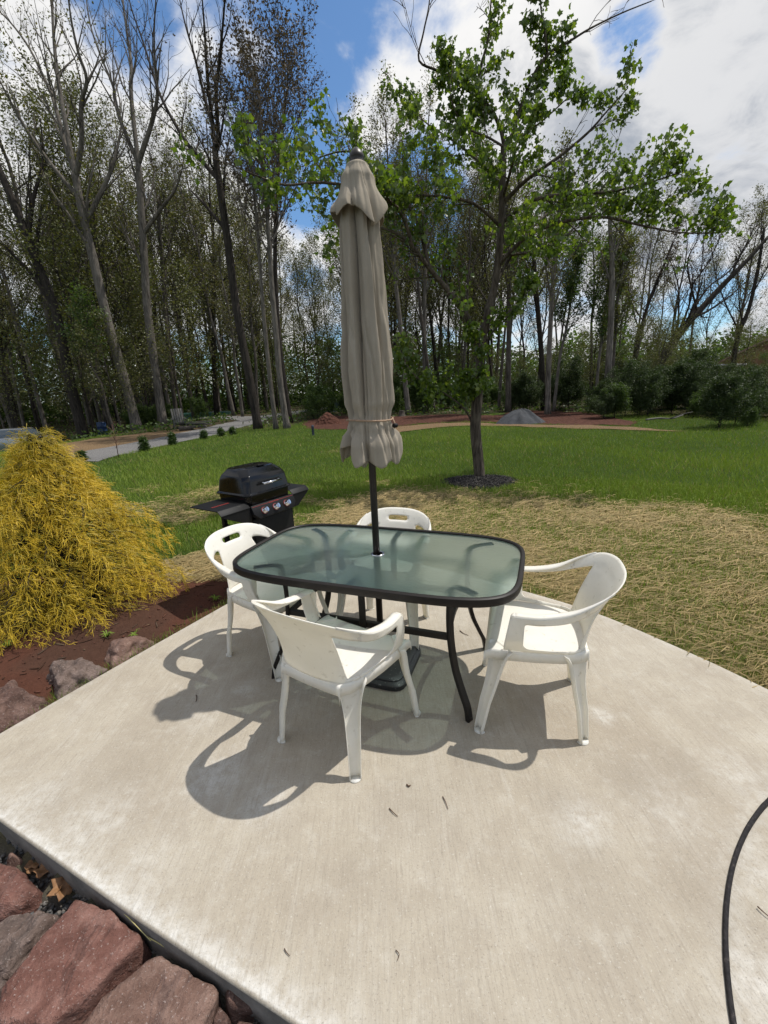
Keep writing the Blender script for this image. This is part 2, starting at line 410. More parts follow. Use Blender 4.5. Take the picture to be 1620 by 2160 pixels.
# bottom of the near edge straight
def concrete(name, tone=1.0, cool=0.0):
    t = NT(name); o = t.obj()
    rz_ = -math.atan2(bdir.y, bdir.x)            # broom lines run square to the near edge
    big = t.noise(1.0, 6, .62, o, .5); med = t.noise(4.2, 7, .68, o, .3); blot = t.noise(11, 5, .7, o, .2)
    fin = t.noise(95, 4, .75, o); grit = t.noise(150, 3, .7, o); peb = t.noise(48, 5, .8, o)
    broom = t.noise(1.0, 4, .7, t.mapping(o, (120, 9, 1), (0, 0, rz_)), .4)
    streak = t.noise(1.0, 6, .65, t.mapping(o, (16, 1.6, 1), (0, 0, rz_)), .5)
    k = tone
    base = t.ramp(big, [(.30, (.305*k, .262*k, .205*k)), (.5, (.365*k, .324*k, .26*k)), (.70, (.42*k, .383*k, .318*k+cool))])
    base = t.mix(t.ramp(med, [(.34, .55), (.58, 0.0)]), base, (.285*k, .246*k, .196*k))
    base = t.mix(t.ramp(blot, [(.52, 0.0), (.72, .30)]), base, (.50*k, .475*k, .42*k))
    base = t.mix(t.ramp(streak, [(.54, 0.0), (.76, .30)]), base, (.50*k, .47*k, .42*k))
    stain = t.attr('stain'); lite = t.attr('lite')
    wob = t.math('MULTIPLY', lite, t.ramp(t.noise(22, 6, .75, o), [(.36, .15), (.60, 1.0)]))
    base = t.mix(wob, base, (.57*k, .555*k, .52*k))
    base = t.mix(t.math('MULTIPLY', stain, t.ramp(med, [(.3, .5), (.7, 1.0)])), base, (.24, .205, .16))
    base = t.mix(t.ramp(broom, [(.28, .36), (.50, 0.0)]), base, (.20, .172, .138))
    base = t.mix(t.ramp(peb, [(.32, .3), (.44, 0.0)]), base, (.18, .155, .126))
    base = t.mix(t.ramp(grit, [(.31, .5), (.42, 0.0)]), base, (.13, .112, .092))
    base = t.mix(t.ramp(fin, [(.58, 0.0), (.70, .45)]), base, (.60, .575, .51))
    nb = t.bump(broom, .4, .004); nb = t.bump(fin, .5, .004, nb); nb = t.bump(peb, .4, .005, nb)
    t.pbsdf(base, .88, nb, spec=.2); return t.m
M['shaded_form_face'] = simple('shaded_concrete_side', (.155, .143, .13), .92, 0, .3, 9, 50, .6, .006, .15)  # slab sides: dirty grey, with their shade deepened in the colour
M['concrete'] = concrete('patio_concrete', 1.04); M['concrete2'] = concrete('pale_concrete', 1.03, .03)
def slab_mesh(name, poly, mat, top=0.0, bot=-.16, lites=(), stains=(), lip=None):
    V, F = fill_grid(poly, [], .045, .3)
    X = np.array([v[0] for v in V]); Y = np.array([v[1] for v in V]); n = len(V); m = len(poly)
    de = npdist(X, Y, poly)
    li = np.zeros(n); st = np.zeros(n)
    for (x, y, r, s) in lites: li = np.maximum(li, s*np.exp(-((X-x)**2+(Y-y)**2)/(r*r)))
    for (x, y, r, s) in stains: st = np.maximum(st, s*np.exp(-((X-x)**2+(Y-y)**2)/(r*r)))
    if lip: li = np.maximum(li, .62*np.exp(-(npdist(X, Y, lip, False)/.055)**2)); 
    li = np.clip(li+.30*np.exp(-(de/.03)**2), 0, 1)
    Z = np.full(n, top)
    vs = np.column_stack([X, Y, Z]).tolist()
    # rounded arris then the vertical side
    nx = [];
    for i in range(m):
        p, q, r_ = Vector(poly[i-1]), Vector(poly[i]), Vector(poly[(i+1) % m])
        d = (r_-p).normalized(); nx.append(Vector((d.y, -d.x)))
    area = sum(poly[i-1][0]*poly[i][1]-poly[i][0]*poly[i-1][1] for i in range(m))
    sg = 1 if area > 0 else -1
    rings = [[i for i in range(m)]]
    for (o_, z_) in ((.006, -.002), (.010, -.010), (.010, (top+bot)/2), (.010, bot)):
        b = len(vs); vs += [(poly[i][0]+nx[i].x*o_*sg, poly[i][1]+nx[i].y*o_*sg, top+z_ if z_ > -.02 else z_) for i in range(m)]
        rings.append(list(range(b, b+m)))
    ntop = len(F)
    fs = [f if sum(((V[f[(k+1) % 3]][0]-V[f[k]][0])*(V[f[(k+1) % 3]][1]+V[f[k]][1])) for k in range(3)) < 0 else f[::-1] for f in F]
    for a, b in zip(rings, rings[1:]):
        for i in range(m):
            j = (i+1) % m; q = (a[i], a[j], b[j], b[i]); fs.append(q if sg < 0 else q[::-1])
    o = pymesh(name, vs, fs, mat); o.data.materials.append(M['shaded_form_face'])
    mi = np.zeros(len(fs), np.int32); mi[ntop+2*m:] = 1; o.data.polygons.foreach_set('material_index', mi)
    for nm, arr in (('lite', li), ('stain', st)):
        a = o.data.attributes.new(nm, 'FLOAT', 'POINT'); full = np.zeros(len(vs), np.float32); full[:n] = arr; a.data.foreach_set('value', full)
    return props(o, kind='structure')
gl = lambda px, py: g2(px, py)
lites = [(*gl(1225, 1735), .09, .7), (*gl(450, 1640), .12, .6), (*gl(190, 1740), .16, .5), (*gl(560, 1690), .1, .45), (*gl(520, 1450), .06, .5), (*gl(1270, 1510), .05, .8), (*gl(1400, 1700), .16, .3),
         (*gl(60, 1700), .14, .5), (*gl(280, 1850), .14, .4), (*gl(1560, 1640), .12, .35), (*gl(420, 1520), .08, .35), (*gl(1130, 1330), .14, .3)]
stains = [(*gl(1330, 1640), .13, .6), (*gl(1430, 1620), .12, .5), (*gl(1180, 1700), .10, .5), (*gl(1230, 1830), .14, .45), (*gl(1480, 1880), .14, .4), (*gl(760, 1500), .2, .4), (*gl(250, 1640), .2, .35),
          (*gl(560, 1340), .14, .4), (*gl(120, 1690), .12, .35), (*gl(900, 1700), .18, .3), (*gl(760, 1860), .12, .3), (*gl(1130, 1480), .16, .35)]
slab_mesh('patio', slab, M['concrete'], lites=lites, stains=stains, lip=[corner, b0, b1, b2, bl_end])
disc = circ(rad_-.008, dT, dT+2*PI, 90)[:-1]
slab_mesh('round_patio', disc, M['concrete2'], top=-.006, lites=[(*gl(1600, 1840), .1, .4), (*gl(1610, 2080), .12, .5)], stains=[(*gl(1600, 1960), .06, .5)])
# black foam strip pressed into the curved joint
mb = MB(); pts = circ(rad_, dT, dB, 70)
rr = random.Random(2)
mb.sweep([(x, y, 0) for x, y in pts], [[(-.007, -.1), (.007, -.1), (.007, .006+rr.random()*.004), (.004, .012+rr.random()*.003), (-.004, .008+rr.random()*.004), (-.007, .004+rr.random()*.003)] for _ in pts], Vector((0, 0, 1)))
t = NT('joint_foam'); o = t.obj(); nz = t.noise(60, 5, .7, o)
t.pbsdf(t.ramp(nz, [(.35, (.006, .005, .006)), (.62, (.02, .017, .018)), (.78, (.17, .14, .12))]), .8, t.bump(nz, .8, .006), spec=.3); M['foam'] = t.m
props(mb.build('joint_strip', M['foam']), 'dark foam strip curving through the joint between the two concrete slabs', 'joint strip')

# ------------------------------------------------------------------ ground
px_ = lambda pts, z=LZ: [g2(x, y, z) for x, y in pts]
straw_poly = px_([(560, 1150), (640, 1095), (720, 1058), (830, 1038), (930, 1048), (1075, 1036), (1120, 1022), (1200, 1036), (1300, 1058), (1400, 1070), (1620, 1080)])+[(9, 3.2), (9, -1), (2.2, .8)]+[r4, r3, r2, r1, (.3, 3.7), (-.6, 3.9)]
bed_poly = [corner, s0, s1, s2, (-1.1, 3.5), (-1.3, 3.75), (-1.75, 3.72), (-2.0, 3.75), (-2.4, 4.1), (-3.2, 4.2), (-4.2, 3.7), (-4.6, 2.4), (-4.2, .6), (-3, .8)]
mulch_poly = px_([(340, 1190), (420, 1170), (490, 1185), (530, 1230), (490, 1262), (430, 1268), (360, 1250)])
drive_c = px_([(120, 978), (200, 958), (330, 933), (420, 915), (500, 895), (560, 882), (620, 872), (700, 860), (740, 856)])
branch_c = px_([(540, 886), (490, 882), (430, 884), (380, 888)])
dirt_poly = px_([(640, 898), (655, 886), (700, 878), (830, 879), (960, 874), (1040, 878), (1090, 868), (1160, 868), (1250, 873), (1330, 890), (1340, 899), (1240, 899), (1150, 896), (1000, 891), (880, 894), (830, 903), (740, 908), (660, 906)])
chip_poly = px_([(800, 912), (850, 900), (930, 894), (1000, 893), (1080, 897), (1180, 898), (1240, 899), (1330, 903), (1450, 912), (1300, 908), (1180, 905), (1090, 902), (1000, 900), (940, 902), (890, 908), (830, 917)])
chipl_poly = px_([(60, 972), (110, 968), (230, 948), (330, 926), (420, 909), (425, 902), (330, 910), (200, 925), (110, 940), (40, 955)])
def strip_poly(c, wd):
    c = catmull([(*p, 0) for p in c], 5); L, Rr = [], []
    for i, p in enumerate(c):
        d = (c[min(i+1, len(c)-1)]-c[max(i-1, 0)]).normalized(); n = Vector((-d.y, d.x, 0)); k = wd/2
        L.append((p.x+n.x*k, p.y+n.y*k)); Rr.append((p.x-n.x*k, p.y-n.y*k))
    return L+Rr[::-1]
drive_poly = strip_poly(drive_c, 2.3); branch_poly = strip_poly(branch_c, 2.2)
ring_c = G(1011, 1018, LZ)
blN = Vector((bdir.y, -bdir.x))             # away from the slab past its near edge
if blN.y > 0: blN = -blN
def gravel_d(X, Y):                         # metres beyond the near slab edge
    return (X-b0[0])*blN.x+(Y-b0[1])*blN.y
def bed_rise(X, Y):
    ins = npinpoly(X, Y, bed_poly); d = npdist(X, Y, bed_poly)
    return np.where(ins, np.minimum(d, .6)*.12, 0)
def forest_mask(X, Y):                      # 1 under the trees
    lft = sst(20, 24, Y+.12*np.minimum(X, 0)*0)*(X < -4.5); 
    midm = sst(24, 28, Y)*((X >= -4.5) & (X < 10))
    rgt = sst(0, 3, (X-10.8)*.75+(Y-17.5)*.45)*(X >= 7)
    return np.clip(np.maximum(np.maximum(lft, midm), rgt), 0, 1)
def ground_z(X, Y):
    z = np.full(np.shape(X), LZ)
    d = gravel_d(X, Y); z = z-.115*sst(-.02, .03, d)*sst(-3.2, -2.5, -np.abs(X))
    z = z+bed_rise(X, Y)*(d < 0)
    far = np.hypot(X, Y); z = z+(vnoise(X, Y, .12, 2)-.5)*.08*sst(5, 14, far)
    z = z-.60*sst(-13.5, -17.5, X)*sst(8, 14, Y)
    z = z+sst(26, 45, far)*.25*(vnoise(X, Y, .08, 2)-.35)
    return z
def straw_amount(X, Y):
    ins = npinpoly(X, Y, straw_poly); d = npdist(X, Y, straw_poly)
    sd = np.where(ins, d, -d)+(vnoise(X, Y, 1.1, 4)-.5)*1.9
    a = sst(-.55, .75, sd)
    a = a*(.42+.58*sst(.34, .58, vnoise(X+31, Y*1.6, .75, 3)))
    a = a*(1-.6*sst(.0, .35, .32-np.hypot((X-r2[0])*.7, Y-r2[1]-.5))*0)
    # thin patches in the left lawn
    b = sst(.60, .74, vnoise(X*.8+7, Y*1.3+3, .85, 3))*sst(9.5, 6.5, Y)*sst(3.0, .5, X)*.42
    b2_ = sst(.60, .72, vnoise(X*.5+17, Y*1.1+13, .6, 3))*sst(18, 9, Y)*.35*sst(1.0, -1.0, X)
    c = npinpoly(X, Y, mulch_poly)*1.0
    ring = .0*np.exp(-((np.hypot(X-ring_c.x, Y-ring_c.y)-1.1)/.35)**2)*(X > ring_c.x-.2)
    return np.clip(np.maximum.reduce([a, b, b2_, c, ring]), 0, 1)
def gaxis(lo, a, b, hi, fine, coarse):
    xs = list(np.arange(a, b+1e-6, fine)); s = fine; v = b
    while v < hi: s = min(s*1.13, coarse); v += s; xs.append(v)
    s = fine; v = a; L = []
    while v > lo: s = min(s*1.13, coarse); v -= s; L.append(v)
    return np.array(L[::-1]+xs)
gx = gaxis(-320, -4.5, 6.5, 320, .09, 14); gy = gaxis(-60, -.6, 10, 500, .09, 14)
XX, YY = np.meshgrid(gx, gy); X = XX.ravel(); Y = YY.ravel()
ZZ = ground_z(X, Y)
col = np.zeros((len(X), 3))
sa = straw_amount(X, Y)[:, None]
green = np.array([.035, .062, .012]); soil = np.array([.098, .042, .028]); straw = np.array([.30, .22, .105])
fl = np.array([.055, .045, .026])
col[:] = green; col = col*(1-sa)+straw*sa
fm = forest_mask(X, Y)[:, None]
lit = fl*(.7+.6*vnoise(X, Y, .9, 3))[:, None]
col = col*(1-fm)+lit*fm
bd = (sst(-.12, .1, np.where(npinpoly(X, Y, bed_poly), 1, -1)*npdist(X, Y, bed_poly)+(vnoise(X, Y, 3, 2)-.5)*.25))[:, None]
mud = soil*(.75+.5*vnoise(X, Y, 2.2, 3))[:, None]
dkm = np.array([.07, .042, .03]); pm = sst(.5, .62, vnoise(X+5, Y+2, 2.0, 3))[:, None]*.6
mud = mud*(1-pm)+dkm*pm
col = col*(1-bd)+mud*bd
gd = (sst(-.05, .02, gravel_d(X, Y))*sst(-4.6, -3.8, -np.abs(X))*sst(-4, -3, Y))[:, None]
col = col*(1-gd)+np.array([.085, .075, .068])*gd
nxg, nyg = len(gx), len(gy)
idx = np.arange(nxg*nyg).reshape(nyg, nxg)
Fg = np.stack([idx[:-1, :-1], idx[:-1, 1:], idx[1:, 1:], idx[1:, :-1]], -1).reshape(-1, 4)
t = NT('ground'); o = t.obj(); a = t.attr('col', True)
nz = t.noise(22, 6, .7, o); nb = t.noise(1.7, 4, .6, o)
c = t.mix(t.ramp(nz, [(.25, .55), (.75, 0.0)]), a, t.mix(1.0, a, (.45, .42, .4), 'MULTIPLY'))
c = t.mix(t.ramp(nb, [(.45, 0.0), (.7, .3)]), c, t.mix(1.0, a, (1.35, 1.3, 1.2), 'MULTIPLY'))
t.pbsdf(c, .95, t.bump(nz, .9, .03), spec=.1)
props(npobj('ground', np.column_stack([X, Y, ZZ]), Fg, t.m, {'col': col}, True), kind='structure')

# flat sheets that lie on the ground: drive, wood chips, bare red earth
def sheet(name, poly, mat, lift, step, edge=.25, seed=3):
    P = []; n = len(poly)
    for i in range(n):
        p = Vector(poly[i]); q = Vector(poly[(i+1) % n]); k = max(1, int((q-p).length/(step*.8)))
        d = (q-p); nn = Vector((-d.y, d.x)).normalized() if d.length > 0 else Vector((0, 0))
        for j in range(k):
            r_ = p+d*(j/k); r_ = r_+nn*edge*(noise.noise(Vector((r_.x*1.1, r_.y*1.1, seed)))+.6*noise.noise(Vector((r_.x*3.7, r_.y*3.7, seed))))
            P.append((r_.x, r_.y))
    V, F = fill_grid(P, [], step, .4)
    X = np.array([v[0] for v in V]); Y = np.array([v[1] for v in V])
    Z = ground_z(X, Y)+lift+.03*sst(20, 40, np.hypot(X, Y))
    return props(pymesh(name, np.column_stack([X, Y, Z]).tolist(), F, mat), kind='structure')
def rough_mat(name, stops, scale, bdist, bstr=.9):
    t = NT(name); o = t.obj(); v = t.n('ShaderNodeTexVoronoi'); v.inputs['Scale'].default_value = scale; t.l(o, v.inputs['Vector'])
    nz = t.noise(scale*.7, 5, .7, o); lo = t.noise(.5, 4, .6, o)
    c = t.ramp(nz, stops); c = t.mix(.5, c, t.mix(1.0, c, t.ramp(v.outputs['Distance'], [(.0, 1.0), (.6, .35)]), 'MULTIPLY'))
    c = t.mix(t.ramp(lo, [(.4, 0.0), (.7, .4)]), c, t.mix(1.0, c, (.6, .6, .62), 'MULTIPLY'))
    t.pbsdf(c, .95, t.bump(v.outputs['Distance'], bstr, bdist), spec=.15); return t.m
M['gravel'] = rough_mat('grey_gravel', [(.3, (.13, .125, .12)), (.7, (.33, .32, .31))], 30, .03)
M['chips'] = rough_mat('wood_chips', [(.3, (.17, .105, .055)), (.7, (.34, .235, .13))], 24, .05)
M['earth'] = rough_mat('red_earth', [(.3, (.06, .026, .018)), (.7, (.135, .057, .038))], 6, .10)
sheet('driveway', drive_poly, M['gravel'], .016, .55, .35)
sheet('driveway_branch', branch_poly, M['gravel'], .012, .6, .3, 5)
sheet('red_earth', dirt_poly, M['earth'], .014, .5, .5, 7)
sheet('wood_chip_path', chip_poly, M['chips'], .020, .4, .3, 9)
sheet('wood_chip_verge', chipl_poly, M['chips'], .009, .5, .4, 11)

# ------------------------------------------------------------------ grass and straw
rg = np.random.default_rng(11)
def scatter(n, rmin, rmax, power, amax=50):
    u = rg.random(n); p = 2-power
    r = (rmin**p+u*(rmax**p-rmin**p))**(1/p); a = (rg.random(n)*2-1)*R(amax)
    return r*np.sin(a), r*np.cos(a), r
def allowed(X, Y, margin=.0):
    ok = ~npinpoly(X, Y, slab) & ((gravel_d(X, Y) < -.05) | (np.abs(X) > 4.3))
    ds = npdist(X, Y, slab); ok &= ds > .012
    for q in (drive_poly, branch_poly, dirt_poly, chip_poly, chipl_poly):
        ins = npinpoly(X, Y, q); ok &= ~ins
    bed = npinpoly(X, Y, bed_poly) & (npdist(X, Y, bed_poly) > .12*rg.random(len(X))); ok &= ~bed
    rr_ = np.hypot((X-ring_c.x), (Y-ring_c.y)); ok &= rr_ > .55+.1*rg.random(len(X))
    ok &= (X-2.45)**2+(Y-.3)**2 > .01
    return ok
def blades(n, rmin, rmax, power, hgt, wid, two):
    X, Y, r = scatter(n, rmin, rmax, power); ok = allowed(X, Y); X, Y, r = X[ok], Y[ok], r[ok]
    sa = straw_amount(X, Y); fm = forest_mask(X, Y)
    keep = rg.random(len(X)) > np.maximum(sa*.72, fm*.55); X, Y, r, sa, fm = X[keep], Y[keep], r[keep], sa[keep], fm[keep]
    n = len(X); Z = ground_z(X, Y)-.005
    lush = vnoise(X, Y, .5, 3)
    h = hgt*(.55+.8*rg.random(n))*(.6+.9*lush)*(1-.35*sa); wd = wid*(.7+.6*rg.random(n))*np.clip(r/5, .55, 2.6)
    a = rg.random(n)*2*PI; la = rg.random(n)*2*PI; ln = h*(.15+.75*rg.random(n)**1.3)
    dx, dy = np.cos(a)*wd/2, np.sin(a)*wd/2; lx, ly = np.cos(la)*ln, np.sin(la)*ln
    tint = np.clip(-.02+.38*lush+.22*vnoise(X+9, Y+4, .16, 3)+.22*(rg.random(n)-.5)+.12*sa, 0, .62); dry = rg.random(n) < .05+.25*sa; tint[dry] = .68+.3*rg.random(dry.sum())
    P0 = np.column_stack([X-dx, Y-dy, Z]); P1 = np.column_stack([X+dx, Y+dy, Z])
    if two:
        m = np.column_stack([X+lx*.35, Y+ly*.35, Z+h*.62]); P2 = m+np.column_stack([dx, dy, 0*dx])*.7; P3 = m-np.column_stack([dx, dy, 0*dx])*.7
        T = np.column_stack([X+lx, Y+ly, Z+h*np.clip(1.1-ln/h*.6, .4, 1)])
        V = np.stack([P0, P1, P2, P3, T], 1).reshape(-1, 3); b = np.arange(n)[:, None]*5
        F = np.concatenate([b+np.array([[0, 1, 2]]), b+np.array([[0, 2, 3]]), b+np.array([[3, 2, 4]])]); k = 5
    else:
        T = np.column_stack([X+lx, Y+ly, Z+h]); V = np.stack([P0, P1, T], 1).reshape(-1, 3); b = np.arange(n)[:, None]*3; F = b+np.array([[0, 1, 2]]); k = 3
    return V, F, np.repeat(tint, k)
def merge(parts):
    V, F, T = [], [], []; o = 0
    for v, f, t_ in parts: V.append(v); F.append(f+o); T.append(t_); o += len(v)
    return np.concatenate(V), np.concatenate(F), np.concatenate(T)
V, F, T = merge([blades(180000, 2.2, 8, 1.4, .075, .0048, True), blades(280000, 6, 26, 1.5, .075, .0048, False)])
props(npobj('grass', V, F, M['grass'], {'tint': T}), kind='stuff')
def straws(n, rmin, rmax, power, only=None, lmin=.05, lmax=.2):
    X, Y, r = scatter(n, rmin, rmax, power); ok = allowed(X, Y); X, Y, r = X[ok], Y[ok], r[ok]
    sa = straw_amount(X, Y); keep = rg.random(len(X)) < sa**1.2*1.05; X, Y, r = X[keep], Y[keep], r[keep]
    n = len(X); L = lmin+(lmax-lmin)*rg.random(n)**1.6; a = rg.normal(.25, .75, n); wd = .0036*(.6+.8*rg.random(n))*np.clip(r/4, .6, 2.2)
    cx, cy = np.cos(a), np.sin(a); Z = ground_z(X, Y)+.006+.045*rg.random(n)**1.5; tz = rg.normal(0, .13, n)*L; bow = .02*rg.random(n)
    sx, sy = -cy*wd/2, cx*wd/2
    A0 = np.column_stack([X-cx*L/2, Y-cy*L/2, Z-tz/2]); B = np.column_stack([X, Y, Z+bow]); D = np.column_stack([X+cx*L/2, Y+cy*L/2, Z+tz/2])
    S = np.column_stack([sx, sy, .0015+0*sx])
    V = np.stack([A0-S, A0+S, B-S, B+S, D-S, D+S], 1).reshape(-1, 3); b = np.arange(n)[:, None]*6
    F = np.concatenate([b+np.array([[0, 2, 3]]), b+np.array([[0, 3, 1]]), b+np.array([[2, 4, 5]]), b+np.array([[2, 5, 3]])])
    tint = np.where(rg.random(n) < .25, .68+.12*rg.random(n), .74+.26*rg.random(n)); return V, F, np.repeat(tint, 6)
V, F, T = merge([straws(150000, 2.0, 9.5, 1.3), straws(60000, 7, 18, 1.3)])
props(npobj('straw', V, F, M['grass'], {'tint': T}), kind='stuff')
# ------------------------------------------------------------------ patio table
TC = Vector((-.045, 2.268, 0)); TA = -R(20.75)
tb = thing('patio_table', 'long rectangular frosted glass patio table with dark brown metal frame and curved legs', 'table', TC, TA)
def sup(a, b, n, N=120):
    out = []
    for i in range(N):
        th = 2*PI*i/N; c, s = math.cos(th), math.sin(th)
        out.append((a*math.copysign(abs(c)**(2/n), c), b*math.copysign(abs(s)**(2/n), s)))
    # even spacing
    P = [Vector((*p, 0)) for p in out]; L = [0]
    for i in range(N): L.append(L[-1]+(P[(i+1) % N]-P[i]).length)
    res = []; j = 0
    for k in range(N):
        d = L[-1]*k/N
        while L[j+1] < d: j += 1
        f = (d-L[j])/(L[j+1]-L[j]+1e-9); q = P[j].lerp(P[(j+1) % N], f); res.append((q.x, q.y))
    return res
TW, TD, TN = .792, .450, 4.6
out = sup(TW, TD, TN)
# frosted, rippled glass
t = NT('rippled_glass'); o = t.obj()
st = t.mapping(o, (26, 60, 20), (0, 0, R(20)))
n1_ = t.noise(1.0, 5, .6, st, 1.2); n2_ = t.noise(130, 3, .6, o)
bmp = t.bump(n1_, .45, .004); bmp = t.bump(n2_, .25, .0015, bmp)
tr = t.n('ShaderNodeBsdfTransparent'); tr.inputs[0].default_value = (.52, .69, .64, 1)
rf = t.n('ShaderNodeBsdfRefraction'); rf.inputs['Color'].default_value = (.74, .86, .83, 1); rf.inputs['Roughness'].default_value = .42; rf.inputs['IOR'].default_value = 1.45; t.l(bmp, rf.inputs['Normal'])
df = t.n('ShaderNodeBsdfDiffuse'); df.inputs[0].default_value = (.20, .30, .275, 1); t.l(bmp, df.inputs['Normal'])
tl_ = t.n('ShaderNodeBsdfTranslucent'); tl_.inputs[0].default_value = (.30, .45, .41, 1)
mdf = t.n('ShaderNodeMixShader'); mdf.inputs[0].default_value = .65; t.l(df.outputs[0], mdf.inputs[1]); t.l(tl_.outputs[0], mdf.inputs[2])
gy = t.n('ShaderNodeBsdfGlossy'); gy.inputs['Roughness'].default_value = .16; t.l(bmp, gy.inputs['Normal'])
m1 = t.n('ShaderNodeMixShader'); m1.inputs[0].default_value = .70; t.l(tr.outputs[0], m1.inputs[1]); t.l(rf.outputs[0], m1.inputs[2])
m2 = t.n('ShaderNodeMixShader'); m2.inputs[0].default_value = .36; t.l(m1.outputs[0], m2.inputs[1]); t.l(mdf.outputs[0], m2.inputs[2])
fr = t.n('ShaderNodeFresnel'); fr.inputs[0].default_value = 1.5; t.l(bmp, fr.inputs['Normal'])
m3 = t.n('ShaderNodeMixShader'); t.l(t.math('MULTIPLY', fr.outputs[0], 1.15), m3.inputs[0]); t.l(m2.outputs[0], m3.inputs[1]); t.l(gy.outputs[0], m3.inputs[2])
t.l(m3.outputs[0], t.out.inputs[0]); M['glass'] = t.m
gi = sup(TW-.02, TD-.02, TN)
V, F = fill_grid(gi, [[(.024*math.cos(-2*PI*k/20), .024*math.sin(-2*PI*k/20)) for k in range(20)]], .07)
F = [f if ((V[f[1]][0]-V[f[0]][0])*(V[f[2]][1]-V[f[0]][1])-(V[f[2]][0]-V[f[0]][0])*(V[f[1]][1]-V[f[0]][1])) > 0 else f[::-1] for f in F]
pymesh('glass_top', [(v[0], v[1], .715) for v in V], F, M['glass'], tb)
mb = MB(); n = len(out)
prof = [(-.024, .722), (-.018, .727), (-.006, .7265), (.0, .722), (.001, .705), (.001, .690), (-.003, .684), (-.022, .684), (-.022, .706), (-.024, .712)]
for i in range(n):
    p = Vector((*out[i], 0)); d = (Vector((*out[(i+1) % n], 0))-Vector((*out[i-1], 0))).normalized(); nn = Vector((d.y, -d.x, 0))
    for (a, z) in prof: q = p+nn*a; mb.v.append((q.x, q.y, z))
k = len(prof)
for i in range(n):
    for j in range(k):
        a = i*k+j; b = i*k+(j+1) % k; c = ((i+1) % n)*k+(j+1) % k; d = ((i+1) % n)*k+j; mb.f.append((a, d, c, b))
autosmooth(mb.build('rim', M['table_metal'], tb), 40)
LEGP = [(.600, .335, .700), (.55, .305, .701), (.505, .277, .690), (.478, .262, .655), (.468, .256, .60), (.466, .255, .50), (.474, .259, .38), (.498, .272, .25), (.538, .296, .14), (.566, .312, .07), (.578, .319, 0.0)]
def bar(pts, w_, h_, up):
    m_ = MB(); q = catmull(pts, 5)
    pr = [(-w_/2, -h_/2+.003), (-w_/2+.003, -h_/2), (w_/2-.003, -h_/2), (w_/2, -h_/2+.003), (w_/2, h_/2-.003), (w_/2-.003, h_/2), (-w_/2+.003, h_/2), (-w_/2, h_/2-.003)]
    m_.sweep(q, [pr]*len(q), up); return m_
for sx in (-1, 1):
    for sy in (-1, 1):
        pts = [(sx*x, sy*y, z) for x, y, z in LEGP]
        dirn = Vector((sx*.87, sy*.49, 0)); side = Vector((-dirn.y, dirn.x, 0))
        # flat bar: broad across the diagonal
        q = catmull(pts, 5); m_ = MB(); b0_ = None; ring = []
        for i, p in enumerate(q):
            tt = (q[min(i+1, len(q)-1)]-q[max(i-1, 0)]).normalized(); nn = side.cross(tt).normalized()
            for (a, c) in ((-.019, -.008), (-.016, -.011), (.016, -.011), (.019, -.008), (.019, .008), (.016, .011), (-.016, .011), (-.019, .008)):
                v = p+side*a+nn*c
                if v.z < .0 or i == len(q)-1: v.z = max(v.z, 0.0) if i < len(q)-1 else 0.0
                m_.v.append(tuple(v))
        for i in range(len(q)-1):
            for j in range(8): a = i*8+j; b = i*8+(j+1) % 8; m_.f.append((a, b, b+8, a+8))
        m_.f.append(tuple(range(7, -1, -1))); m_.f.append(tuple(range((len(q)-1)*8, len(q)*8)))
        autosmooth(m_.build('leg', M['table_metal'], tb), 45)
for sy in (-1, 1):
    bar([(-.462, sy*.250, .415), (0, sy*.250, .415), (.462, sy*.250, .415)], .022, .036, Vector((0, 0, 1))).build('stretcher', M['table_metal'], tb, False)
    bar([(0, sy*.425, .703), (0, sy*.37, .702), (0, sy*.30, .685), (0, sy*.268, .64), (0, sy*.262, .55), (0, sy*.262, .397)], .036, .016, Vector((1, 0, 0)) if False else [Vector((0, sy*.3, 1)).normalized()]*2+[Vector((0, sy*1, .6))]*40).build('centre_bracket', M['table_metal'], tb, False)
for sx in (-1, 1):
    bar([(sx*.458, -.243, .415), (sx*.440, 0, .43), (sx*.458, .243, .415)], .022, .03, Vector((0, 0, 1))).build('stretcher', M['table_metal'], tb, False)
m_ = MB(); m_.lathe([(.040, .7155), (.040, .7195), (.036, .7215), (.0255, .7215), (.0255, .7155)], 28); m_.build('umbrella_grommet', M['chrome'], tb)

# ------------------------------------------------------------------ parasol (closed) and its weight
PC = G(803, 1392, 0); PC = Vector((-.053, 2.285, 0))
ub = thing('patio_umbrella', 'closed taupe patio umbrella tied with a cord, standing through the glass table', 'umbrella', PC)
zt = lambda py: at(765, py, PC.y).z
t = NT('taupe_canvas'); o = t.obj()
big = t.noise(3.2, 5, .6, o); weave = t.noise(420, 2, .5, o)
c = t.ramp(big, [(.3, (.375, .328, .262)), (.7, (.43, .38, .307))]); c = t.mix(t.ramp(t.noise(14, 5, .65, o), [(.55, 0.0), (.8, .35)]), c, (.47, .43, .37))
d = t.n('ShaderNodeBsdfDiffuse'); tl = t.n('ShaderNodeBsdfTranslucent'); nb = t.bump(t.noise(24, 5, .6, o), .35, .006); nb = t.bump(weave, .2, .001, nb)
t.l(c, d.inputs[0]); t.l(c, tl.inputs[0]); t.l(nb, d.inputs['Normal'])
mm = t.n('ShaderNodeMixShader'); mm.inputs[0].default_value = .28; t.l(d.outputs[0], mm.inputs[1]); t.l(tl.outputs[0], mm.inputs[2]); t.l(mm.outputs[0], t.out.inputs[0]); M['canvas'] = t.m
zF0, zF1, zC, zH = zt(343), zt(458), zt(885), zt(965)
rnd = random.Random(21)
NPL = 8
wds = [rnd.uniform(.6, 1.5) for _ in range(NPL)]; tot = sum(wds); cum = [0]
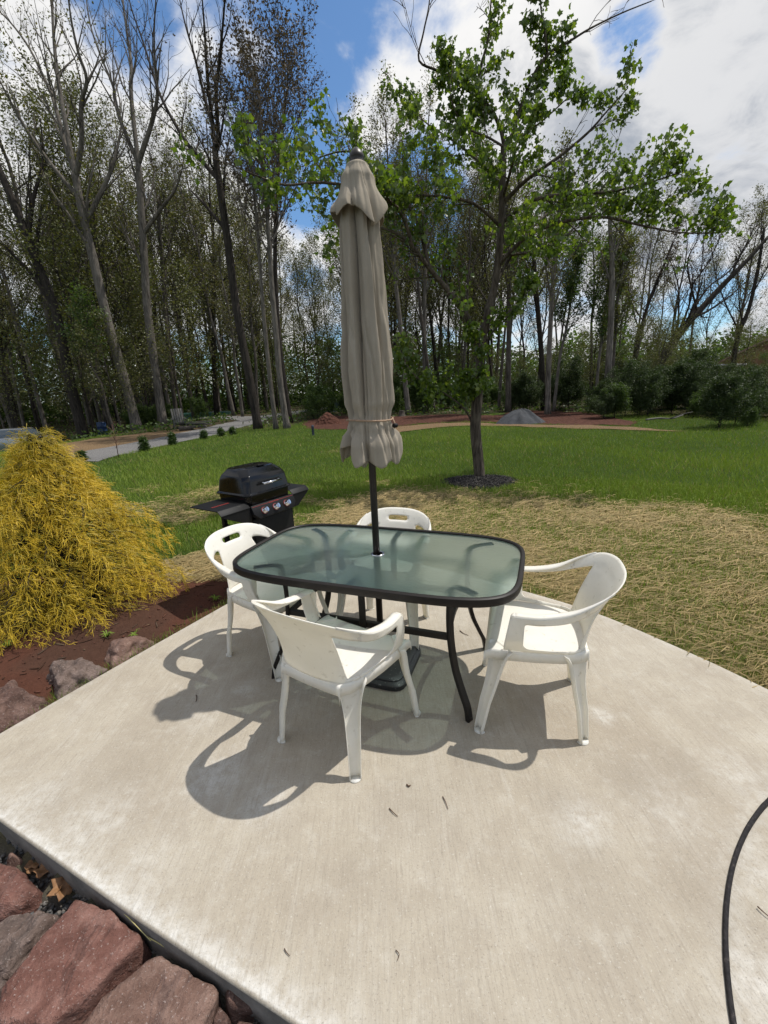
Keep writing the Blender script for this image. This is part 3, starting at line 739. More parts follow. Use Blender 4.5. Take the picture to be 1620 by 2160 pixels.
for x in wds: cum.append(cum[-1]+x/tot*2*PI)
pamp = [rnd.uniform(.75, 1.25) for _ in range(NPL)]; pph = [rnd.uniform(0, 6) for _ in range(NPL)]
def pleat(th, z, sharp=.86, shift=0.0):
    th = (th+shift) % (2*PI)
    for k in range(NPL):
        if th < cum[k+1]: break
    u = (th-cum[k])/(cum[k+1]-cum[k])
    s = math.sin(min(u/sharp, 1)*PI/2)**.8 if u < sharp else 1-sst(0, 1, (u-sharp)/(1-sharp))
    return k, u, float(s)
def canopy(z0, z1, Rf, depf, nz, nth, hem, twist, wr=1.0, sd=0.0, top=None):
    vs = []
    for i in range(nz+1):
        f = i/nz
        for j in range(nth):
            th = 2*PI*j/nth
            z = z0+(z1-z0)*f
            sh = twist*(1-f)+.05*math.sin(3.1*f+sd)+.03*noise.noise(Vector((f*5, math.cos(th)*1.3, math.sin(th)*1.3)))
            k, u, s = pleat(th, z, .90, sh)
            amp = depf(f)*pamp[k]*(1+.28*math.sin(5*f+pph[k]))
            r = Rf(f)*(1-amp*(1-s))
            cx, sy = math.cos(th), math.sin(th)
            r += wr*.010*(noise.noise(Vector((cx*3.0, sy*3.0, z*4+sd)))+.55*noise.noise(Vector((cx*7, sy*7, z*6+sd)))-.9*max(0, .22-abs(noise.noise(Vector((cx*2.2+z*1.5, sy*2.2, z*2.6+sd+7)))))/.22*sst(.25, .6, f))*min(1, 6*f+.1)
            if hem: z += hem(f, th, k, u)
            vs.append((r*cx, r*sy, z))
    fs = [(i*nth+j, (i+1)*nth+j, (i+1)*nth+(j+1) % nth, i*nth+(j+1) % nth) for i in range(nz) for j in range(nth)]
    return vs, fs
fC = (zC-zF0)/(zH-zF0)
def lerp_tab(tab):
    def f_(x):
        for (a, va), (b, vb) in zip(tab, tab[1:]):
            if x <= b:
                u = (x-a)/(b-a); u = u*u*(3-2*u); return va+(vb-va)*u
        return tab[-1][1]
    return f_
Rm = lerp_tab([(0, .050), (.18, .093), (.40, .112), (.66, .134), (.78, .132), (fC-.03, .116), (fC, .111), (fC+.03, .124), (fC+.09, .160), (1, .172)])
Dm = lerp_tab([(0, .15), (.2, .44), (.5, .50), (.75, .50), (fC-.03, .34), (fC, .18), (fC+.05, .30), (1, .44)])
vs, fs = canopy(zF0-.03, zH, Rm, Dm, 130, 300, lambda f, th, k, u: sst(.84, 1, f)*(.030*math.cos(u*2*PI)+.030*math.sin(2*th+1.0)+.022*math.sin(5*th+pph[0])), 0.35, 1.1, 0.4)
cn = pymesh('canopy', vs, fs, M['canvas'], ub)
sm = cn.modifiers.new('cloth', 'SOLIDIFY'); sm.thickness = .0025
Rv = lerp_tab([(0, .034), (.06, .052), (.3, .078), (1, .137)]); Dv = lerp_tab([(0, 0), (.3, .08), (1, .30)])
NPL = 6; rnd = random.Random(8); wds = [rnd.uniform(.7, 1.3) for _ in range(NPL)]; tot = sum(wds); cum = [0]
for x in wds: cum.append(cum[-1]+x/tot*2*PI)
pamp = [rnd.uniform(.7, 1.3) for _ in range(NPL)]; pph = [rnd.uniform(0, 6) for _ in range(NPL)]
vs, fs = canopy(zF0, zF1-.01, Rv, Dv, 50, 240, lambda f, th, k, u: .026*sst(.6, 1, f)*math.sin(2*th+.6)+.026*math.sin(4*th+2.2)*sst(.5, 1, f), .5, .5, 3.3)
vl = pymesh('top_flap', vs, fs, M['canvas'], ub); sm = vl.modifiers.new('cloth', 'SOLIDIFY'); sm.thickness = .0025
mb = MB(); mb.lathe([(.0, zF0-.010), (.032, zF0-.010), (.034, zF0+.004), (.029, zF0+.012), (.034, zF0+.017), (.032, zF0+.030), (.023, zF0+.044), (.010, zF0+.056), (.002, zF0+.060)], 24); mb.build('finial', M['pole_metal'], ub)
mb = MB(); mb.tube([(0, 0, .075), (0, 0, zF0-.01)], .0195, 20); mb.build('pole', M['pole_metal'], ub)
# cord tied round the folds, with its toggle
cr_ = []
for j in range(60):
    th = 2*PI*j/60; cr_.append((math.cos(th)*.121, math.sin(th)*.121, zC+.004*math.sin(th*2)))
mb = MB(); mb.tube(cr_+[cr_[0]], .0045, 8, False); mb.tube([(.119, -.01, zC), (.128, -.03, zC-.02), (.126, -.035, zC-.05)], .004, 6)
M['cord'] = simple('tan_cord', (.30, .2, .13), .8, 0, .3, 60, 200, .4)
mb.build('tie_cord', M['cord'], ub)
mb = MB(); mb.lathe([(0, -.012), (.012, -.01), (.016, 0), (.012, .01), (0, .012)], 14, (.130, -.035, zC-.035)); mb.build('cord_toggle', M['black_matte'], ub)
# the weight: stepped square plate
bs = thing('umbrella_base', 'scuffed black square umbrella weight under the glass table', 'umbrella base', PC+Vector((-.012, -.03, 0)), TA)
def sq(a, n=5): return sup(a, a, n, 64)
mb = MB(); rings = [(.215, 0.0), (.218, .006), (.218, .030), (.212, .036), (.198, .039), (.194, .043), (.194, .050), (.186, .056), (.165, .060), (.09, .068), (.05, .072)]
for a, z in rings:
    for (x, y) in sq(a, 7 if a > .1 else 3): mb.v.append((x, y, z))
for i in range(len(rings)-1):
    for j in range(64): a = i*64+j; b = i*64+(j+1) % 64; mb.f.append((a, b, b+64, a+64))
mb.f.append(tuple(range((len(rings)-1)*64, len(rings)*64))); mb.f.append(tuple(range(63, -1, -1)))
t = NT('scuffed_black_resin'); o = t.obj(); z1_ = t.noise(45, 5, .75, o, .4); z2_ = t.noise(4, 3, .5, o)
sc_ = t.math('MULTIPLY', t.ramp(z1_, [(.60, 0.0), (.66, .8)]), t.ramp(z2_, [(.45, 0.0), (.6, 1.0)]))
t.pbsdf(t.mix(sc_, (.016, .016, .017), (.35, .33, .3)), .5, t.bump(z1_, .3, .003)); M['base_scuffed'] = t.m
autosmooth(mb.build('weight', M['base_scuffed'], bs), 35)
mb = MB(); mb.lathe([(.032, .066), (.032, .10), (.027, .104), (.0205, .104), (.0205, .066)], 24, (.012, .03, 0)); mb.build('socket', M['base_resin'], bs)
bs_off = (.012, .03)

# ------------------------------------------------------------------ resin armchairs
U_ = [0, .13, .26, .38, .50, .66, .83, 1.0]
LX = [0, .085, .158, .204, .222, .236, .246, .252]; LY = [-.222, -.218, -.200, -.155, -.085, .0, .08, .145]; LZ_ = [.445, .445, .446, .448, .450, .453, .456, .458]
RX = [0, .105, .190, .245, .276, .286, .283, .276]; RY = [-.335, -.326, -.290, -.222, -.130, -.02, .06, .118]; RZ = [.812, .807, .785, .737, .682, .652, .645, .644]
RZ0 = list(RZ)
def cubic(tab, u):
    # monotone-ish Hermite
    u = min(max(u, 0), 1)
    for i in range(len(U_)-1):
        if u <= U_[i+1] or i == len(U_)-2: break
    def sl(j):
        if j == 0 or j == len(U_)-1:
            k = 0 if j == 0 else len(U_)-2; return (tab[k+1]-tab[k])/(U_[k+1]-U_[k])
        return (tab[j+1]-tab[j-1])/(U_[j+1]-U_[j-1])
    h = U_[i+1]-U_[i]; t_ = (u-U_[i])/h
    m0, m1 = sl(i)*h, sl(i+1)*h
    if i == 0 and tab in (LY, RY, RZ, LZ_): m0 = 0
    return (2*t_**3-3*t_**2+1)*tab[i]+(t_**3-2*t_**2+t_)*m0+(-2*t_**3+3*t_**2)*tab[i+1]+(t_**3-t_**2)*m1
def Lp(u): s = 1 if u >= 0 else -1; a = abs(u); return Vector((s*cubic(LX, a), cubic(LY, a), cubic(LZ_, a)))
def Rp(u): s = 1 if u >= 0 else -1; a = abs(u); return Vector((s*cubic(RX, a), cubic(RY, a), cubic(RZ, a)))
def outn(u):
    e = .01; d = Rp(min(u+e, 1))-Rp(max(u-e, -1)); return Vector((d.y, -d.x, 0)).normalized()   # outward in plan
def shell(u, v):
    L, Q = Lp(u), Rp(u); p = L.lerp(Q, v); n = outn(u); a = abs(u)
    back = float(sst(.62, .30, a))
    p = p+n*(back*(.022*max(0, v-.72)**2/.078-.016*math.sin(PI*min(v/.8, 1)))+(1-back)*.012*math.sin(PI*v))
    return p
SU, SV = .62, .34                           # rough metres per unit of u and v
def roundpoly(P, r, n=5):
    out = []; m = len(P)
    for i in range(m):
        p = Vector((P[i][0]*SU, P[i][1]*SV)); a = Vector((P[i-1][0]*SU, P[i-1][1]*SV)); b = Vector((P[(i+1) % m][0]*SU, P[(i+1) % m][1]*SV))
        rr_ = r[i] if hasattr(r, '__len__') else r
        da, db = (a-p), (b-p); k = min(rr_, da.length*.48, db.length*.48)
        if k < 1e-4: out.append((p.x/SU, p.y/SV)); continue
        A0, B0 = p+da.normalized()*k, p+db.normalized()*k
        for j in range(n+1):
            f = j/n; q = A0*(1-f)**2+p*2*f*(1-f)+B0*f*f; out.append((q.x/SU, q.y/SV))
    return out
def densify(P, st=.02):
    out = []
    for i in range(len(P)):
        p, q = Vector(P[i]), Vector(P[(i+1) % len(P)]); k = max(1, int(math.hypot((q-p).x*SU, (q-p).y*SV)/st))
        out += [tuple(p.lerp(q, j/k)) for j in range(k)]
    return out
outline = densify(roundpoly([(-1, 0), (1, 0), (1, 1), (-1, 1)], [.0, .0, .045, .045], 7))
hole = roundpoly([(.315, .05), (.75, .10), (.795, .20), (.82, .84), (.56, .82), (.40, .80), (.265, .80)], [.008, .03, .03, .022, .03, .04, .012], 5)
hole2 = roundpoly([(.315, .05), (.75, .10), (.795, .20), (.82, .84), (.56, .80), (.36, .785), (.185, .735), (.235, .48)], [.008, .03, .03, .022, .03, .05, .022, .05], 5)
holeL = [(-x, y) for x, y in hole[::-1]]
slot = roundpoly([(-.09, .77), (.09, .77), (.09, .86), (-.09, .86)], .0148, 6)
def use_holes(slotted):
    global V2, F2, P3
    V2, F2 = fill_grid([(x*SU, y*SV) for x, y in outline], [[(x*SU, y*SV) for x, y in densify(h, .014)] for h in ((hole2, [(-x, y) for x, y in hole2[::-1]], slot) if slotted else (hole, holeL))], .014, .15)
    V2 = [(v[0]/SU, v[1]/SV) for v in V2]; P3 = [shell(u, v) for u, v in V2]
def submesh(sel):
    mp = {}; vs = []; fs = []
    for f in F2:
        cu = sum(V2[i][0] for i in f)/3
        if sel(cu):
            g = []
            for i in f:
                if i not in mp: mp[i] = len(vs); vs.append(P3[i])
                g.append(mp[i])
            a, b, c = [vs[i] for i in g]; n = (b-a).cross(c-a); uu = cu
            if n.dot(outn(max(-1, min(1, uu)))) > 0: g = g[::-1]
            fs.append(tuple(g))
    return vs, fs
def solid(o, th=.0042, off=0.0):
    m = o.modifiers.new('wall', 'SOLIDIFY'); m.thickness = th; m.offset = off; return o
UC = .42
def arm_mesh(s):
    vs, fs = submesh(lambda u: (u*s) > UC)
    # flat top lip turned inward along the rim and down the front edge
    edge = []
    for k in range(34):
        u = .30+(.955-.30)*k/33; edge.append((u, 1.0))
    cn_ = roundpoly([(.9, 1), (1, 1), (1, .5)], [0, .045, 0], 8)[1:-1]; edge += cn_
    for k in range(1, 12): edge.append((1.0, .80-.72*k/11))
    b = len(vs); rows = 5
    for (u, v) in edge:
        p = shell(s*u, v); n = outn(s*u); w_ = .047*float(sst(.30, .56, u))
        fr_ = float(sst(.9, .35, v)) if u > .9 else 0.0
        w_ = w_*(1-fr_)+.020*fr_
        inw = -n if fr_ < .02 else (-n*(1-fr_)+Vector((-s*1.0, -.12, 0))*fr_).normalized()
        for r_ in range(rows):
            f = r_/(rows-1); drop = -.004*math.sin(PI*f)+.010*f*f*0
            vs.append(p+inw*w_*f+Vector((0, 0, (.004*math.sin(PI*f)-.006*f*f*(f > .6))*(1-fr_))))
    for i in range(len(edge)-1):
        for r_ in range(rows-1):
            a = b+i*rows+r_; q = (a, a+1, a+rows+1, a+rows); fs.append(q if s > 0 else q[::-1])
    return vs, fs
def make_leg(sx, sy):
    # U-shaped channel tapering to the foot, opening outward
    top = Vector((sx*(.232 if sy > 0 else .186), .160 if sy > 0 else -.172, .458 if sy > 0 else .445))
    ft = Vector((sx*(.262 if sy > 0 else .214), .236 if sy > 0 else -.222, 0))
    od = Vector((sx*.66, .75 if sy > 0 else -.75, 0)).normalized(); td = Vector((-od.y, od.x, 0))
    m_ = MB(); N = 16
    for i in range(N+1):
        f = i/N; p = top.lerp(ft, f); z = top.z*(1-f)
        w_ = .046+.026*(1-f)**1.1+.062*math.exp(-f*7.5); d_ = .021+.006*(1-f)
        p = p+od*(-.012*math.sin(PI*min(1, f*1.6)) - .020*math.exp(-f*9))
        r = .004
        for (a, c) in ((-w_/2, d_), (-w_/2, .004), (-w_/2+r, 0), (-w_/4, -.001), (0, -.0015), (w_/4, -.001), (w_/2-r, 0), (w_/2, .004), (w_/2, d_)):
            v = p+td*a+od*c; m_.v.append((v.x, v.y, max(0, z)))
    for i in range(N):
        for j in range(8): a = i*9+j; m_.f.append((a, a+1, a+10, a+9))
    # foot pad
    b = len(m_.v); w_ = .046
    for z in (.006, .0):
        for k in range(13):
            a = PI*k/12; v = ft+td*(-math.cos(a)*.026)+od*(.004+math.sin(a)*.026); m_.v.append((v.x, v.y, z))
        m_.v.append((*(ft+td*.026-od*.004).to_2d(), z)); m_.v.append((*(ft-td*.026-od*.004).to_2d(), z))
    m_.f.append(tuple(range(b, b+15))); m_.f.append(tuple(range(b+29, b+14, -1)))
    for k in range(15): j = (k+1) % 15; m_.f.append((b+k, b+15+k, b+15+j, b+j))
    return m_
def make_chair(slotted=True):
    for k_ in range(8): RZ[k_] = RZ0[k_]-(.026 if slotted else 0)
    use_holes(slotted)
    ch = thing('armchair', 'white resin armchair', 'chair')
    vs, fs = submesh(lambda u: abs(u) <= UC); solid(pymesh('backrest', vs, fs, M['resin'], ch))
    for s in (1, -1):
        vs, fs = arm_mesh(s); solid(pymesh('armrest', vs, fs, M['resin'], ch))
    # seat pan with its rolled front and the aprons under it
    N, K = 26, 26; mbs = MB()
    def hw(y): return float(np.interp(y, [-.222, -.19, -.12, .0, .14, .22], [.160, .190, .214, .236, .250, .246]))
    def zs(x, y):
        f = x/hw(y); z = .452+.012*y-.014*(1-f*f)*math.cos((y-.0)/.25*1.2)
        return z-.030*float(sst(.14, .225, y))*0
    grid = []
    prof = [(-.222+i*(.405/K), 0.0) for i in range(K+1)]
    front = [(.197, .002), (.210, .007), (.220, .016), (.227, .030), (.231, .048), (.232, .064)]
    rows = [(y, 0.0, y) for y, _ in prof]+[(y, dz, .183) for y, dz in front]
    for (y, dz, yr) in rows:
        h = hw(min(y, .2)); line = []
        xs = [(-1+2*j/N)*h for j in range(N+1)]
        left = [(-h-.004, -.003), (-h-.007, -.012), (-h-.008, -.048)]
        zl = lambda x: zs(x, min(y, .183))
        line = [(x, zl(-h)+d-dz*.4) for x, d in left[::-1]]+[(x, zl(x)-dz) for x in xs]+[(-x, zl(h)+d-dz*.4) for x, d in left]
        grid.append([(x, y, z) for x, z in line])
    back = [(x, -.226, z-.004 if abs(x) < .15 else z) for (x, y, z) in grid[0]]; back2 = [(x, -.230, z-.046) for (x, y, z) in grid[0]]
    grid = [back2, back]+grid
    W = len(grid[0])
    for row in grid: mbs.v += row
    for i in range(len(grid)-1):
        for j in range(W-1): a = i*W+j; mbs.f.append((a, a+1, a+W+1, a+W))
    solid(mbs.build('seat', M['resin'], ch), .004, -1)
    for sx in (1, -1):
        for sy in (1, -1): solid(make_leg(sx, sy).build('leg', M['resin'], ch), .0038)
    return ch
chairs = [make_chair(False), make_chair(True)]
def facing(v): return math.atan2(v[1], v[0])-PI/2
spots = [((-.235, 1.768), (.54, .84), 'white resin armchair with its back to the viewer, nearest of the four at the table'),
         ((.728, 1.880), (-.955, .30), 'white resin armchair standing free at the table end nearest the straw covered lawn'),
         ((-.735, 2.50), (.87, -.49), 'white resin armchair with slotted back at the table end in front of the black grill'),
         ((-.012, 2.645), (-.354, -.935), 'white resin armchair behind the glass table, only its slotted back rim showing above it')]
def copy_tree(o, parent=None):
    c = o.copy(); C.objects.link(c)
    if parent: c.parent = parent
    for k in list(o.children): copy_tree(k, c)
    return c
for i, (p, f, lab) in enumerate(spots):
    q = (chairs[0], None, chairs[1], None)[i] or copy_tree(chairs[i//2])
    q.location = (*p, 0); q.rotation_euler = (0, 0, facing(f)); props(q, lab, 'chair', 'resin armchairs around the glass table')
# ------------------------------------------------------------------ gas grill on the lawn
gr = thing('gas_grill', 'black gas grill with closed lid, three chrome knobs and side shelves, standing on the lawn', 'grill', (-1.10, 3.585, LZ), R(57.3))
K_ = M['black_matte']
def pbox(name, c, d, mat, par, bw=.006, M3=None):
    m_ = MB(); m_.box(c, d, M=M3); return bevel(m_.build(name, mat, par, False), bw, 2)
gz = -LZ
# lid: chamfered hood
def loft(name, secs, mat, par, bw=.0, cap=True):
    m_ = MB(); n = len(secs[0])
    for s in secs: m_.v += [tuple(p) for p in s]
    for i in range(len(secs)-1):
        for j in range(n): a = i*n+j; b = i*n+(j+1) % n; m_.f.append((a, b, b+n, a+n))
    if cap: m_.f.append(tuple(range(n-1, -1, -1))); m_.f.append(tuple(range((len(secs)-1)*n, len(secs)*n)))
    o = m_.build(name, mat, par, False)
    return bevel(o, bw, 3, 18) if bw else autosmooth(o, 30)
def rr(hx, hy, z, ch=.03, oy=0.0):
    return [(-hx+ch, -hy+oy, z), (hx-ch, -hy+oy, z), (hx, -hy+ch+oy, z), (hx, hy-ch+oy, z), (hx-ch, hy+oy, z), (-hx+ch, hy+oy, z), (-hx, hy-ch+oy, z), (-hx, -hy+ch+oy, z)]
H0 = .845+gz*0+.04
lid = loft('lid', [rr(.262, .205, H0, .04), rr(.262, .205, H0+.012, .04), rr(.248, .192, H0+.016, .04), rr(.236, .182, H0+.115, .045), rr(.225, .166, H0+.150, .05, .006), rr(.188, .120, H0+.198, .06, .02), rr(.15, .08, H0+.206, .05, .02)], M['black_enamel'], gr, .006)
hd = MB(); hz = H0+.085
hd.tube([(-.10, -.232, hz), (.10, -.232, hz)], .0085, 12)
for x in (-.085, .085): hd.tube([(x, -.18, hz), (x, -.232, hz)], .007, 10)
hd.build('handle', M['chrome'], lid)
m_ = MB(); m_.box((0, -.183, hz), (.235, .006, .03)); bevel(m_.build('handle_plate', K_, lid, False), .002)
m_ = MB(); m_.box((.02, -.075, H0+.206), (.07, .05, .012), M=Matrix.Rotation(R(-14), 3, 'X')); bevel(m_.build('thermometer', M['black_matte'], lid, False), .003)
fb = loft('firebox', [rr(.20, .15, .66, .04), rr(.240, .185, .80, .04), rr(.245, .19, H0-.002, .04)], M['black_enamel'], gr, .004)
# control panel, sloping, with its red line and three knobs
sl_ = R(24)
def slope(y0, z0):
    return Matrix.Rotation(-sl_, 3, 'X')
pc = Vector((0, -.218, .755))
pts_front = [(-.235, .055), (.235, .055), (.235, -.015), (.195, -.062), (-.195, -.062), (-.235, -.015)]
Mx = Matrix.Rotation(R(90)-sl_, 3, 'X')
def onp(x, y, d): return pc+Mx @ Vector((x, y, d))
m_ = MB(); n = 6
for d in (-.03, .012): m_.v += [tuple(onp(x, y, d)) for x, y in pts_front]
m_.f += [(5, 4, 3, 2, 1, 0), (6, 7, 8, 9, 10, 11)]+[(j, (j+1) % 6, 6+(j+1) % 6, 6+j) for j in range(6)]
panel = bevel(m_.build('control_panel', K_, gr, False), .004)
m_ = MB()
for x0, x1 in ((-.225, -.055), (.062, .225)): m_.add([onp(x0, .0405, .0132), onp(x1, .0405, .0132), onp(x1, .0435, .0132), onp(x0, .0435, .0132)], [(0, 1, 2, 3)])
rl = random.Random(3); x = -.05
while x < .052:
    w_ = rl.uniform(.004, .009); m_.add([onp(x, .037, .0132), onp(x+w_, .037, .0132), onp(x+w_, .047, .0132), onp(x, .047, .0132)], [(0, 1, 2, 3)]); x += w_+.003
m_.build('red_line', M['red_print'], panel, False)
for x in (-.125, .0, .125):
    kn = MB(); a_ = [(.0, 0), (.026, 0), (.026, .007), (.0225, .011), (.0215, .034), (.019, .038), (0, .038)]
    kn.lathe([(max(r_, .0005), z) for r_, z in a_], 26)
    kn.box((0, 0, .041), (.009, .036, .012))
    kn.v = [tuple(onp(x, -.008, .012)+Mx @ Vector(v)) for v in kn.v]
    k_ = autosmooth(kn.build('knob', M['chrome'], panel), 40)
    rg_ = MB(); rg_.lathe([(.027, 0), (.030, 0), (.030, .002), (.027, .002)], 28); rg_.v = [tuple(onp(x, -.008, .0122)+Mx @ Vector(v)) for v in rg_.v]
    autosmooth(rg_.build('red_ring', M['red_print'], k_), 40)
# side shelves with sloped front flanges
for s, w_ in ((-1, .275), (1, .215)):
    x0, x1 = s*.24, s*(.24+w_); xa, xb = min(x0, x1), max(x0, x1)
    sec = lambda x: [(x, .17, .836), (x, -.165, .836), (x, -.205, .800), (x, -.20, .797), (x, -.163, .828), (x, .165, .828)]
    m_ = MB(); A_, B_ = sec(xa), sec(xb); m_.v += A_+B_; m_.f += [(0, 1, 2, 3, 4, 5)[::-1], (6, 7, 8, 9, 10, 11)]+[(j, (j+1) % 6, 6+(j+1) % 6, 6+j) for j in range(6)]
    sh = bevel(m_.build('side_shelf', K_, gr, False), .002)
    # gusset under the shelf front
    m_ = MB(); z0 = .800
    P_ = [(s*.235, z0), (s*(.24+w_-.005), z0), (s*(.24+w_-.02), z0-.02), (s*.30, z0-.115), (s*.235, z0-.115)]
    for y in (-.198, -.190): m_.v += [(x, y, z) for x, z in P_]
    m_.f += [(0, 1, 2, 3, 4), (9, 8, 7, 6, 5)]+[(j, (j+1) % 5, 5+(j+1) % 5, 5+j) for j in range(5)]
    m_.build('shelf_bracket', K_, sh, False)
    if s < 0:
        m_ = MB(); x = -.46
        while x < -.30: w2 = rl.uniform(.008, .016); m_.add([(x, -.04, .8372), (x+w2, -.04, .8372), (x+w2, -.018, .8372), (x, -.018, .8372)], [(0, 1, 2, 3)]); x += w2+.005
        m_.build('red_print', M['red_print'], sh, False)
# cart: legs, cabinet front, cross bars, gas hose
for sx in (-1, 1):
    for sy in (-1, 1):
        m_ = MB(); m_.box((sx*.225, sy*.165, .415), (.034, .034, .77)); lg = bevel(m_.build('leg', K_, gr, False), .003)
        m_ = MB(); m_.v += [(sx*.225+a, sy*.165+b, z) for a, b, z in ((-.03, -.03, 0), (.03, -.03, 0), (.03, .03, 0), (-.03, .03, 0), (-.019, -.019, .1), (.019, -.019, .1), (.019, .019, .1), (-.019, .019, .1))]
        m_.f += [(3, 2, 1, 0), (4, 5, 6, 7)]+[(j, (j+1) % 4, 4+(j+1) % 4, 4+j) for j in range(4)]; m_.build('foot', K_, lg, False)
m_ = MB(); m_.box((.0, -.186, .40), (.43, .008, .58)); bevel(m_.build('cabinet_front', K_, gr, False), .003)
m_ = MB(); m_.box((.0, 0, .10), (.42, .30, .014)); bevel(m_.build('bottom_shelf', K_, gr, False), .003)
m_ = MB(); m_.tube([(-.225, -.15, .60), (-.225, .15, .60)], .006, 8); m_.tube([(-.225, -.14, .55), (-.23, .0, .57), (-.225, .14, .62)], .005, 8); m_.build('cross_bar', K_, gr)
m_ = MB(); m_.tube(catmull([(-.262, -.14, .70), (-.262, -.15, .62), (-.258, -.155, .5), (-.25, -.14, .38), (-.20, -.05, .30)], 5), .009, 10); m_.lathe([(.016, .0), (.016, .02), (.010, .03)], 14, (-.262, -.14, .69)); m_.build('gas_hose', M['steel'], gr)

# ------------------------------------------------------------------ golden threadleaf cypress
SC_ = Vector((-2.58, 3.24, LZ)); rs = random.Random(77)
sh = thing('golden_cypress_shrub', 'golden yellow threadleaf cypress shrub in the red soil bed beside the patio', 'shrub', SC_)
nv = np.random.default_rng(4)
mb = MB(); core = []
mb.tube([(0, 0, 0), (.02, .0, .35), (.0, .02, .8), (.04, 0, 1.2)], [.045, .035, .022, .008], 8)
TV, TF, TT = [], [], []
def thread(P, w0, tint0, tint1):
    # narrow three-sided thread
    b = len(TV); m = len(P)
    for i, p in enumerate(P):
        f = i/(m-1); wv = w0*(1-.7*f); d = (P[min(i+1, m-1)]-P[max(i-1, 0)]).normalized(); a = d.orthogonal().normalized(); c = d.cross(a)
        for k in range(2):
            q = p+(a if k == 0 else -a)*wv+(c*wv*.3)
            TV.append(tuple(q)); TT.append(tint0+(tint1-tint0)*f)
    for i in range(m-1): TF.append((b+2*i, b+2*i+1, b+2*i+3, b+2*i+2))
HS = 1.40
NS = 340
for i in range(NS):
    hh = ((i+rs.random())/NS)**1.18; z0 = .05+(HS-.07)*hh
    a = i*2.39996+rs.gauss(0, .35)
    prof = float(np.interp(z0, [0, .15, .4, .7, 1.0, 1.2, 1.4], [.54, .66, .68, .59, .42, .25, .06]))
    rad = prof*(.58+.50*rs.random())*(1+.08*math.sin(a*3+1)); old = rs.random()
    outd = Vector((math.cos(a), math.sin(a), 0)); sidev = Vector((-outd.y, outd.x, 0))
    r0 = outd*rad*.12+Vector((0, 0, max(.03, z0-.25*rad))); top_ = outd*rad*.72+Vector((0, 0, z0+.05)); tip = outd*rad+sidev*rs.gauss(0, .06)+Vector((0, 0, z0-.03)); end = tip+outd*.09+Vector((0, 0, -.10-.08*rs.random()))
    P = catmull([r0, r0.lerp(top_, .5)+Vector((0, 0, .05)), top_, tip, end], 5)
    mb.tube([P[k] for k in range(0, 15, 2)], [.008-.0008*k for k in range(8)], 4, False)
    m = len(P); bri = rs.uniform(.72, 1.05)
    nsp = 19
    for k in range(nsp):
        f = .30+.68*k/(nsp-1); idx = f*(m-1); b0_ = int(idx); p = P[b0_].lerp(P[min(b0_+1, m-1)], idx-b0_); d = (P[min(b0_+1, m-1)]-P[max(b0_-1, 0)]).normalized()
        s_ = 1 if k % 2 else -1
        dr = (d*rs.uniform(.5, 1.1)+sidev*s_*rs.uniform(.35, 1.0)+Vector((rs.gauss(0, .15), rs.gauss(0, .15), rs.gauss(.18, .2)))).normalized()
        l = rs.uniform(.07, .17)*(1.15-.45*f); sag = rs.uniform(.2, .65)*l
        Q = [p, p+dr*l*.35+Vector((0, 0, .03*l)), p+dr*l*.72+Vector((0, 0, -.25*sag)), p+dr*l+Vector((0, 0, -sag))]
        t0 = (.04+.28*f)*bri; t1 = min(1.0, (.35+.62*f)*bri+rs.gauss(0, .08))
        thread(Q, .0022, t0, t1)
        for q in range(8):
            g_ = rs.uniform(.2, .95); b_ = Q[min(3, int(g_*3))].lerp(Q[min(3, int(g_*3)+1)], g_*3-int(g_*3)); d2 = (dr*.8+Vector((rs.gauss(0, .55), rs.gauss(0, .55), rs.gauss(.1, .35)))).normalized(); l2 = l*rs.uniform(.25, .55)
            tm_ = t0+(t1-t0)*g_
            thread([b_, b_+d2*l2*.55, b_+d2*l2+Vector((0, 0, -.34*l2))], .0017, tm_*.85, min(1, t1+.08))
mb.build('stem', M['bark_dark'], sh)
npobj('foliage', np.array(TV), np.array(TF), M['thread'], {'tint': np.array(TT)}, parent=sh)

# ------------------------------------------------------------------ stones
def stonemat(name, c0, c1, c2, vein):
    t = NT(name); o = t.obj(); a = t.noise(3.2, 7, .65, o, .6); b = t.noise(26, 5, .7, o); v = t.noise(2.0, 4, .6, o, 1.5); fl_ = t.noise(120, 3, .7, o)
    c = t.ramp(a, [(.32, c0), (.52, c1), (.70, c2)])
    c = t.mix(t.ramp(v, [(.535, 0.0), (.545, .7), (.56, 0.0)]), c, vein); dust = t.noise(8, 7, .75, o, .4); c = t.mix(t.ramp(dust, [(.46, 0.0), (.66, .55)]), c, tuple(min(1, x*1.55+.03) for x in c2))
    c = t.mix(t.ramp(b, [(.35, .5), (.6, 0.0)]), c, t.mix(1.0, c, (.55, .52, .5), 'MULTIPLY'))
    c = t.mix(t.ramp(fl_, [(.60, 0.0), (.70, .55)]), c, (.42, .36, .33))
    t.pbsdf(c, .85, t.bump(b, .9, .016, t.bump(fl_, .7, .006, t.bump(dust, .6, .02))), spec=.25); return t.m
M['stone_red'] = stonemat('red_sandstone', (.105, .047, .036), (.165, .077, .06), (.205, .11, .087), (.06, .03, .025))
M['stone_tan'] = stonemat('tan_red_sandstone', (.115, .066, .05), (.175, .105, .082), (.22, .145, .115), (.085, .055, .05))
M['stone_grey'] = stonemat('grey_brown_stone', (.075, .055, .047), (.135, .096, .08), (.19, .14, .12), (.05, .04, .036))
M['stone_dark'] = stonemat('dark_brown_stone', (.06, .034, .027), (.105, .06, .048), (.15, .09, .07), (.04, .025, .02))
